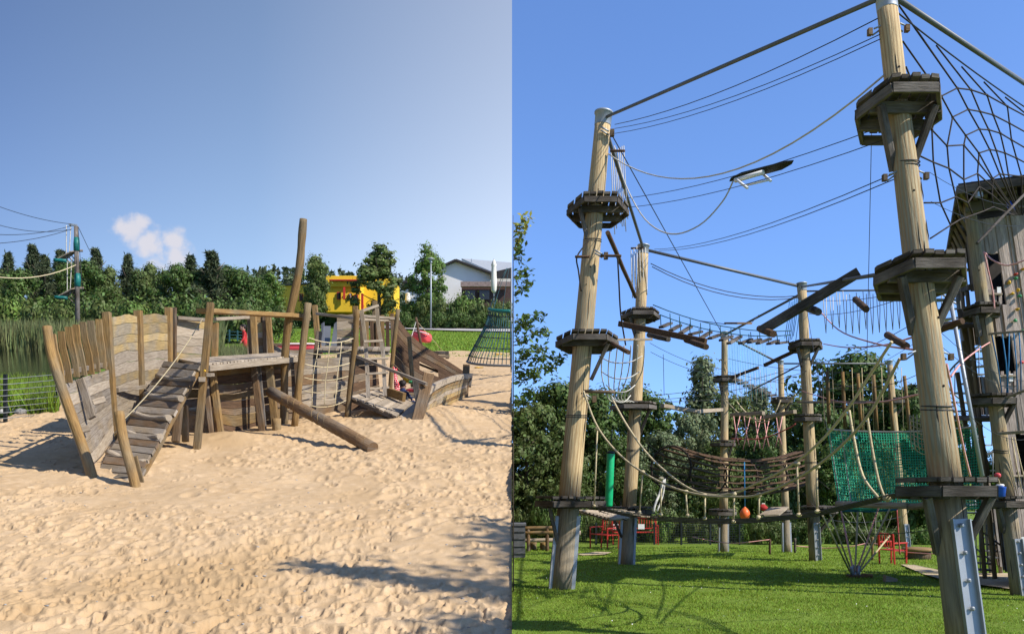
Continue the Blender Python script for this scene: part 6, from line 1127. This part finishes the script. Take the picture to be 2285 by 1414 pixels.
# roof
rf = ob('roof', MB().poly([P(2138, 418, 12.3), P(2400, 383, 11.4), P(2400, 448, 15.2), P(2150, 474, 16.0)], .05, (0, 0, 1)), 'roof_and_shade_dark', tw)
ob('fascia', MB().beam(P(2136, 424, 12.25), P(2402, 390, 11.35), .04, .11, up=(0, 0, 1)), 'wood_dark', rf); ob('fascia', MB().beam(P(2138, 424, 12.3), P(2114, 562, 16.5), .04, .12, up=(0, 0, 1)), 'wood_dark', rf)
ob('roof_slope', MB().poly([P(2141, 420, 12.4), P(2168, 450, 13.2), P(2150, 600, 16.5), P(2116, 560, 16.5)], .05, (1, 0, .4)), 'wood_dark', rf)
for i in range(9): f = i/8; a = P(2140, 426, 12.5).lerp(P(2118, 556, 16.3), f); b = P(2172, 470, 13.0).lerp(P(2150, 640, 16.3), f); ob('rafter', MB().beam(a, b, .05, .07), 'wood_grey', rf)
for i in range(7): x = 2175+i*22; ob('rafter', MB().beam(P(x, 428-i*2.5, 12.2), P(x+6, 462-i*2, 13.6), .06, .09), 'wood_dark', rf)
ob('header', MB().beam(P(2155, 462, 12.9), P(2330, 446, 12.4), .08, .16, up=(0, 0, 1)), 'steel_dull', tw); ob('back_panel', MB().poly([P(2168, 405, 14), P(2392, 395, 14), P(2398, 520, 14), P(2178, 520, 14)], .04, (0, 1, 0)), 'wood_dark', tw); ob('floodlight', MB().box(P(2185, 433, 12.1), .07, .06, .09), 'steel', tw)
for (x, y, m_) in ((2267, 621, 'plastic_green'), (2272, 647, 'plastic_yellow'), (2275, 660, 'plastic_green'), (2271, 690, 'plastic_yellow'), (2252, 630, 'plastic_yellow'), (2258, 655, 'plastic_yellow'), (2265, 715, 'plastic_green'), (2281, 738, 'plastic_green'), (2280, 808, 'paint_red'), (2283, 600, 'plastic_yellow'), (2266, 612, 'paint_red')):
    ob('climbing_hold', MB().blob(P(x, y, Yt-.06), .028, .03, .022, x, .3, 2), m_, tw)
ob('window_sheet', MB().box(P(2229, 648, Yt-.05), .055, .01, .10), 'plastic_white', tw); ob('window_sheet', MB().box(P(2256, 842, Yt-.05), .055, .01, .11), 'plastic_white', tw)
for (y, x0, x1) in ((660, 2196, 2232), (842, 2222, 2266), (1065, 2262, 2300)):
    for k in range(4): x = x0+(x1-x0)*k/3; ob('picket', MB().beam(P(x, y+18, Yt-.03), P(x-1, y-14, Yt-.03), .045, .02), 'tower_plank', tw)
    ob('picket_rail', MB().beam(P(x0-4, y-4, Yt-.06), P(x1+4, y-4, Yt-.06), .03, .03), 'wood_pale', tw)
ob('sign_panel', MB().box(P(2282, 1205, Yt-.12), .09, .02, .10), 'plastic_white', tw); ob('sign_panel', MB().box(P(2283, 1229, Yt-.12), .08, .02, .10), 'plastic_white', tw); ob('sign_strip', MB().box(P(2282, 1222, Yt-.14), .085, .02, .03), 'plastic_green', tw)
# blue ropes on the tower, rope ladder strands
br = thing('rope_ladder', 'blue zigzag ropes hanging over the middle tower window', 'rope ladder', P(2250, 880, 12.3))
for (x0, x1) in ((2212, 2236), (2236, 2250), (2252, 2246), (2262, 2270), (2274, 2278)): ob('rope', MB().tube([P(x0, 742, 12.4), P((x0+x1)/2+2, 810, 12.4), P(x1, 880, 12.4)], .010, 4), 'rope_blue', br)
ob('rung', MB().beam(P(2205, 745, 12.4), P(2290, 738, 12.2), .03, .03), 'wood_grey', br); ob('rung', MB().beam(P(2236, 890, 12.35), P(2295, 868, 12.1), .03, .03), 'wood_grey', br)
ub = thing('hanging_ropes', 'three cream ropes hanging before the lower tower opening', 'rope', P(2275, 1080, 12.3))
for x0, x1 in ((2246, 2270), (2258, 2282), (2264, 2296)): ob('rope', MB().tube([P(x0, 975, 12.3), P((x0+x1)/2-1, 1040, 12.3), P(x1, 1105, 12.3)], .008, 4), 'rope_cream', ub)
ob('bar', MB().beam(P(2228, 967, 12.4), P(2300, 962, 12.1), .05, .04), 'wood_grey', ub)
# bucket and blue cloth
bk2 = thing('hoist_bucket', 'blue bucket with a red ball above it at the lowest tower platform', 'bucket', P(2232, 1108, 12)); q = P(2232, 1108, 12.0)
ob('bucket', MB().lathe(q, [(.05, 0), (.062, .01), (.072, .13), (.075, .135), (.06, .13)], 14), 'plastic_blue', bk2); ob('content', MB().blob(q+Vector((0, 0, .15)), .05, .04, .03, 2, .3), 'plastic_white', bk2); ob('rope', MB().tube([q+Vector((0, 0, .15)), P(2227, 1066, 12)], .008, 5), 'rope_cream', bk2); ob('ball', MB().blob(P(2226, 1060, 12), .045, .045, .035, 1, .1, 2), 'plastic_red', bk2)
ob('hanging_cloth', MB().strip(smooth([P(2246, 450, 12), P(2249, 462, 11.95), P(2253, 476, 12)], 4), smooth([P(2266, 449, 12), P(2265, 462, 12.05), P(2262, 478, 12)], 4), .02, True), 'plastic_blue', None, 'crumpled blue cloth hanging under the tower roof', 'cloth')
# ---- spiral stair and ground stair
ss = thing('spiral_stair', 'galvanised steel spiral stair between the near right pole and the tower', 'staircase', P(2190, 1290, 15.5)); Ys = 15.8
base = on_right(2215, Ys); topc = P(2132, 600, Ys)
ob('column', MB().tube([base, topc], .055, 10), 'steel', ss)
for i in range(34):
    f = i/33; c = base.lerp(topc, .06+.92*f); a = i*.52; d = Vector((math.cos(a), math.sin(a), 0)); s = Vector((-math.sin(a), math.cos(a), 0)); ob('tread', MB().poly([c+d*.05-s*.03, c+d*.42-s*.12, c+d*.42+s*.12, c+d*.05+s*.03], .025, (0, 0, 1)), 'steel', ss)
    ob('baluster', MB().tube([c+d*.41, c+d*.41+Vector((0, 0, .5))], .010, 4), 'steel', ss)
ob('handrail', MB().tube([base.lerp(topc, .06+.92*i/66)+Vector((math.cos(i*.26)*.41, math.sin(i*.26)*.41, .5)) for i in range(67)], .018, 5), 'steel', ss)
ob('pole', MB().tube([P(2192, 1062, 9.2), P(2118, 655, 9.6)], .022, 8), 'steel', None, 'shiny steel pole leaning behind the near right pole', 'pole')
gs = thing('ground_stair', 'short galvanised stair rising from the sand beside the tower', 'staircase', gr(2200, 1290))
for i in range(5): ob('tread', MB().beam(P(2176+i*5, 1255-i*14+14, 14.8+i*.2), P(2212+i*5, 1257-i*14+14, 14.8+i*.2), .16, .03, up=(0, 0, 1)), 'steel_dull', gs)
for i in range(6): ob('baluster', MB().tube([P(2180+i*8, 1282-i*8, 14.6), P(2177+i*8, 1175-i*2, 14.6)], .010, 5), 'steel', gs)
ob('handrail', MB().tube([P(2172, 1172, 14.6), P(2232, 1215, 14.6)], .016, 6).tube([P(2172, 1218, 14.6), P(2220, 1258, 14.6)], .012, 6), 'steel', gs)
# ------------------------------------------------------------------ trees and hedges behind the course
def top_r(px, py, Y): return P(px, py, Y).z-GR(Y)
rt = [(1175, 905, 33, 'wide_mid', 1.0, 'mid green tree just right of the seam behind the log bench'), (1235, 858, 38, 'wide_dark', 1.0, 'big dark tree behind the seam pole'), (1330, 872, 36, 'wide_dark', .95, 'big dark tree between the seam pole and the punch-bag pole'), (1425, 865, 39, 'wide_dark', .9, 'dark tree rising behind the punch-bag pole'), (1480, 965, 33, 'willow', .9, 'pale drooping tree behind the left tunnel mouth'), (1566, 795, 40, 'slim_birch', 1.0, 'tall slender pale birch against the sky'), (1640, 880, 38, 'wide_mid', .8, 'mid green tree behind the far middle pole'), (1690, 862, 42, 'slim_birch', 1.2, 'second slender pale tree right of the far middle pole'), (1545, 925, 35, 'willow', .8, 'pale leafy tree below the birch'), (1760, 890, 37, 'wide_mid', .9, 'green tree behind the thin far pole'), (1900, 795, 40, 'wide_dark', 1.05, 'big round dark tree above the green net'), (2010, 870, 38, 'wide_dark', .9, 'dark tree behind the near right pole'), (1820, 900, 35, 'wide_dark', .8, 'dark tree directly behind the net pole'), (2040, 860, 46, 'pine', 1.2, 'narrow conifer peeping up right of the round tree'), (2110, 930, 36, 'wide_dark', .9, 'dark tree behind the spiral stair'), (1700, 965, 34, 'wide_dark', .8, 'dark tree behind the right half of the tunnel'), (1600, 985, 33, 'wide_mid', .8, 'low green tree behind the left half of the tunnel'), (1385, 985, 32, 'wide_dark', .8, 'dark low tree behind the punch bag'), (1275, 1010, 31, 'wide_mid', .7, 'low green tree right behind the seam pole'), (1950, 985, 34, 'wide_dark', .9, 'dark low tree behind the green net'), (2240, 1000, 38, 'wide_dark', 1.0, 'dark tree glimpsed behind the tower'), (1870, 1000, 33, 'wide_dark', .8, 'dark low tree left behind the green net')]
for px, py, Y, k, w, lab in rt:
    h = top_r(px, py, Y); tree('conifer' if k == 'pine' else 'broadleaf_tree', k, on_right(px, Y), h, max(w*.95, .5), lab, group='trees behind the ropes course')
hd_ = [(1165, 1120, 31), (1215, 1110, 30.5), (1265, 1130, 30), (1315, 1125, 30.5), (1365, 1135, 30), (1415, 1140, 30.5), (1465, 1130, 30), (1515, 1125, 30.5), (1565, 1140, 29.5), (1615, 1135, 30), (1665, 1130, 29.5), (1712, 1150, 28.5), (1760, 1145, 29), (1808, 1150, 28.5), (1856, 1150, 29), (1905, 1160, 28.5), (1955, 1165, 28), (2005, 1168, 28), (2060, 1165, 28.5), (2120, 1160, 29)]
for i, (px, py, Y) in enumerate(hd_): h = top_r(px, py, Y); bush(['mid', 'dark', 'bright', 'mid'][i % 4], on_right(px, Y, -.1), .62, h/.8, f'hedge bush along the back of the lawn, {ordinal(i)} from the seam', 'hedge_bush', 'hedge bushes along the lawn')
for i in range(16):
    px = 1160+i*62; Y = 33.5+(i % 3)*.8; h = top_r(px, 1035+(i*37 % 40), Y); bush(['dark', 'mid', 'dark'][i % 3], on_right(px, Y, -.1), 1.25, h/.8, f'tall dark shrub filling the gap under the back trees, {ordinal(i)} from the seam', 'thicket_shrub', 'thicket shrubs under the back trees')
# branch reaching in at the seam
bt = thing('seam_tree', 'thin tree at the seam with leafy branches reaching right into the sky', 'tree', (.04, 12.6, GR(12.6))); Y = 12.6
ob('trunk', MB().tube([Vector((.018, Y, GR(Y)-.05)), P(1145, 900, Y), P(1145, 640, Y), P(1145, 480, Y)], 1, 7, [.010, .009, .007, .003]), 'bark', bt)
gg = np.random.default_rng(8); lv = []; yel = []
brs = [(500, 1180, 482), (540, 1172, 505), (600, 1182, 598), (640, 1185, 625), (700, 1212, 700), (745, 1225, 735), (790, 1262, 795), (830, 1240, 815), (880, 1190, 880), (925, 1172, 925), (560, 1165, 550), (770, 1215, 775), (720, 1180, 720), (810, 1205, 838)]
bb = MB()
for (y0, x1, y1) in brs:
    a = P(1147, y0+18, Y); b = P(x1, y1, Y+gg.normal()*.25); md = a.lerp(b, .5)+Vector((0, 0, .03)); pts = smooth([a, md, b], 5); bb.tube(pts, 1, 4, [.006*(1-i/12) for i in range(len(pts))])
    n_ = int(36+ (x1-1147)*1.0)
    for k in range(n_):
        f = gg.random()**.8; c = a.lerp(b, f)+Vector((gg.normal()*.035, gg.normal()*.10, gg.normal()*.045-.015)); c.x = max(c.x, .05); (yel if y0 < 560 and gg.random() < .75 else lv).append(tuple(c))
ob('branches', bb, 'bark', bt)
ORG0 = Vector(bt.location)
for nm, arr, m_ in (('leaves', lv, 'leaf_dark'), ('yellow_leaves', yel, 'leaf_yellow')):
    A_ = np.array(arr)-np.array(ORG0); o = bpy.data.objects.new('leaves', leafmesh('leaves', A_, .042, m_, .0, None, .5, 4, 1.2)); COL.objects.link(o); o.parent = bt; ORG[o.name] = ORG0
# ------------------------------------------------------------------ lawn blades
g = np.random.default_rng(12); n = 150000
Yg = 8.2*np.exp(g.random(n)*math.log(27/8.2)); tx = g.random(n)*.60; Xg = np.maximum(tx*Yg, .012)
dens = .55+.9*vnoise(Xg*1.3, Yg*1.3); keep = g.random(n) < np.clip(dens+.35, .3, 1)
Xg, Yg = Xg[keep], Yg[keep]
blades('lawn_grass', Xg, Yg, vGR(Yg)+.03*fbm(Xg*.7, Yg*.7)-.008, .030*(.6+.9*(vnoise(Xg*2.2, Yg*2.2)+.5))*(Yg/12)**.35, .0040*(Yg/10)**.8, 'grass_blade', .5, 9, kind='stuff', label='short green lawn grass under the ropes course', cat='grass')
n = 150; Yg = 8.5*np.exp(g.random(n)*math.log(18/8.5)); Xg = .02+g.random(n)*.58*Yg
link('clover_flowers', leafmesh('clover_flowers', np.stack([Xg, Yg, vGR(Yg)+.035], 1), .007, 'plastic_white', 0, None, .9, 3, 2), kind='stuff', label='tiny white clover flowers scattered over the lawn', cat='flowers')

# a tree standing just outside the picture on the sunny side: only the shade of its boughs reaches the near sand
st = thing('shade_tree', 'leafy tree just outside the picture whose boughs shade the near sand', 'tree', (5.0, 2.6, GR(2.6)))
o_ = Vector((5.0, 2.6, GR(2.6)))
bo_ = MB().tube([o_-Vector((0, 0, .1)), o_+Vector((-.1, .1, 2.6)), Vector((4.8, 2.8, 5.6))], 1, 8, [.11, .08, .03]); gg = np.random.default_rng(18); lf = []
for a, b, r0_, n_ in (((4.55, 2.45, 4.95), (2.85, 3.22, 5.08), .12, 560), ((4.5, 2.3, 4.6), (3.5, 2.32, 4.55), .22, 620), ((4.6, 2.9, 5.3), (3.85, 4.2, 5.25), .16, 420), ((4.9, 2.8, 5.0), (5.2, 2.6, 6.2), .5, 700)):
    a, b = Vector(a), Vector(b); bo_.tube([Vector((4.85, 2.72, 4.4)), a, b], 1, 5, [.03, .02, .006])
    for k in range(n_): f = gg.random(); w = r0_*(1.0 if f > .55 else .45+f); lf.append(tuple(a.lerp(b, f)+Vector((gg.normal()*w*.6, gg.normal()*w*.6, gg.normal()*w*.6))-o_))
ob('limbs', bo_, 'bark', st); q_ = bpy.data.objects.new('crown', leafmesh('crown', np.array(lf), .05, 'leaf_mid', 0, None, .6, 6, .6)); COL.objects.link(q_); q_.parent = st; ORG[q_.name] = o_
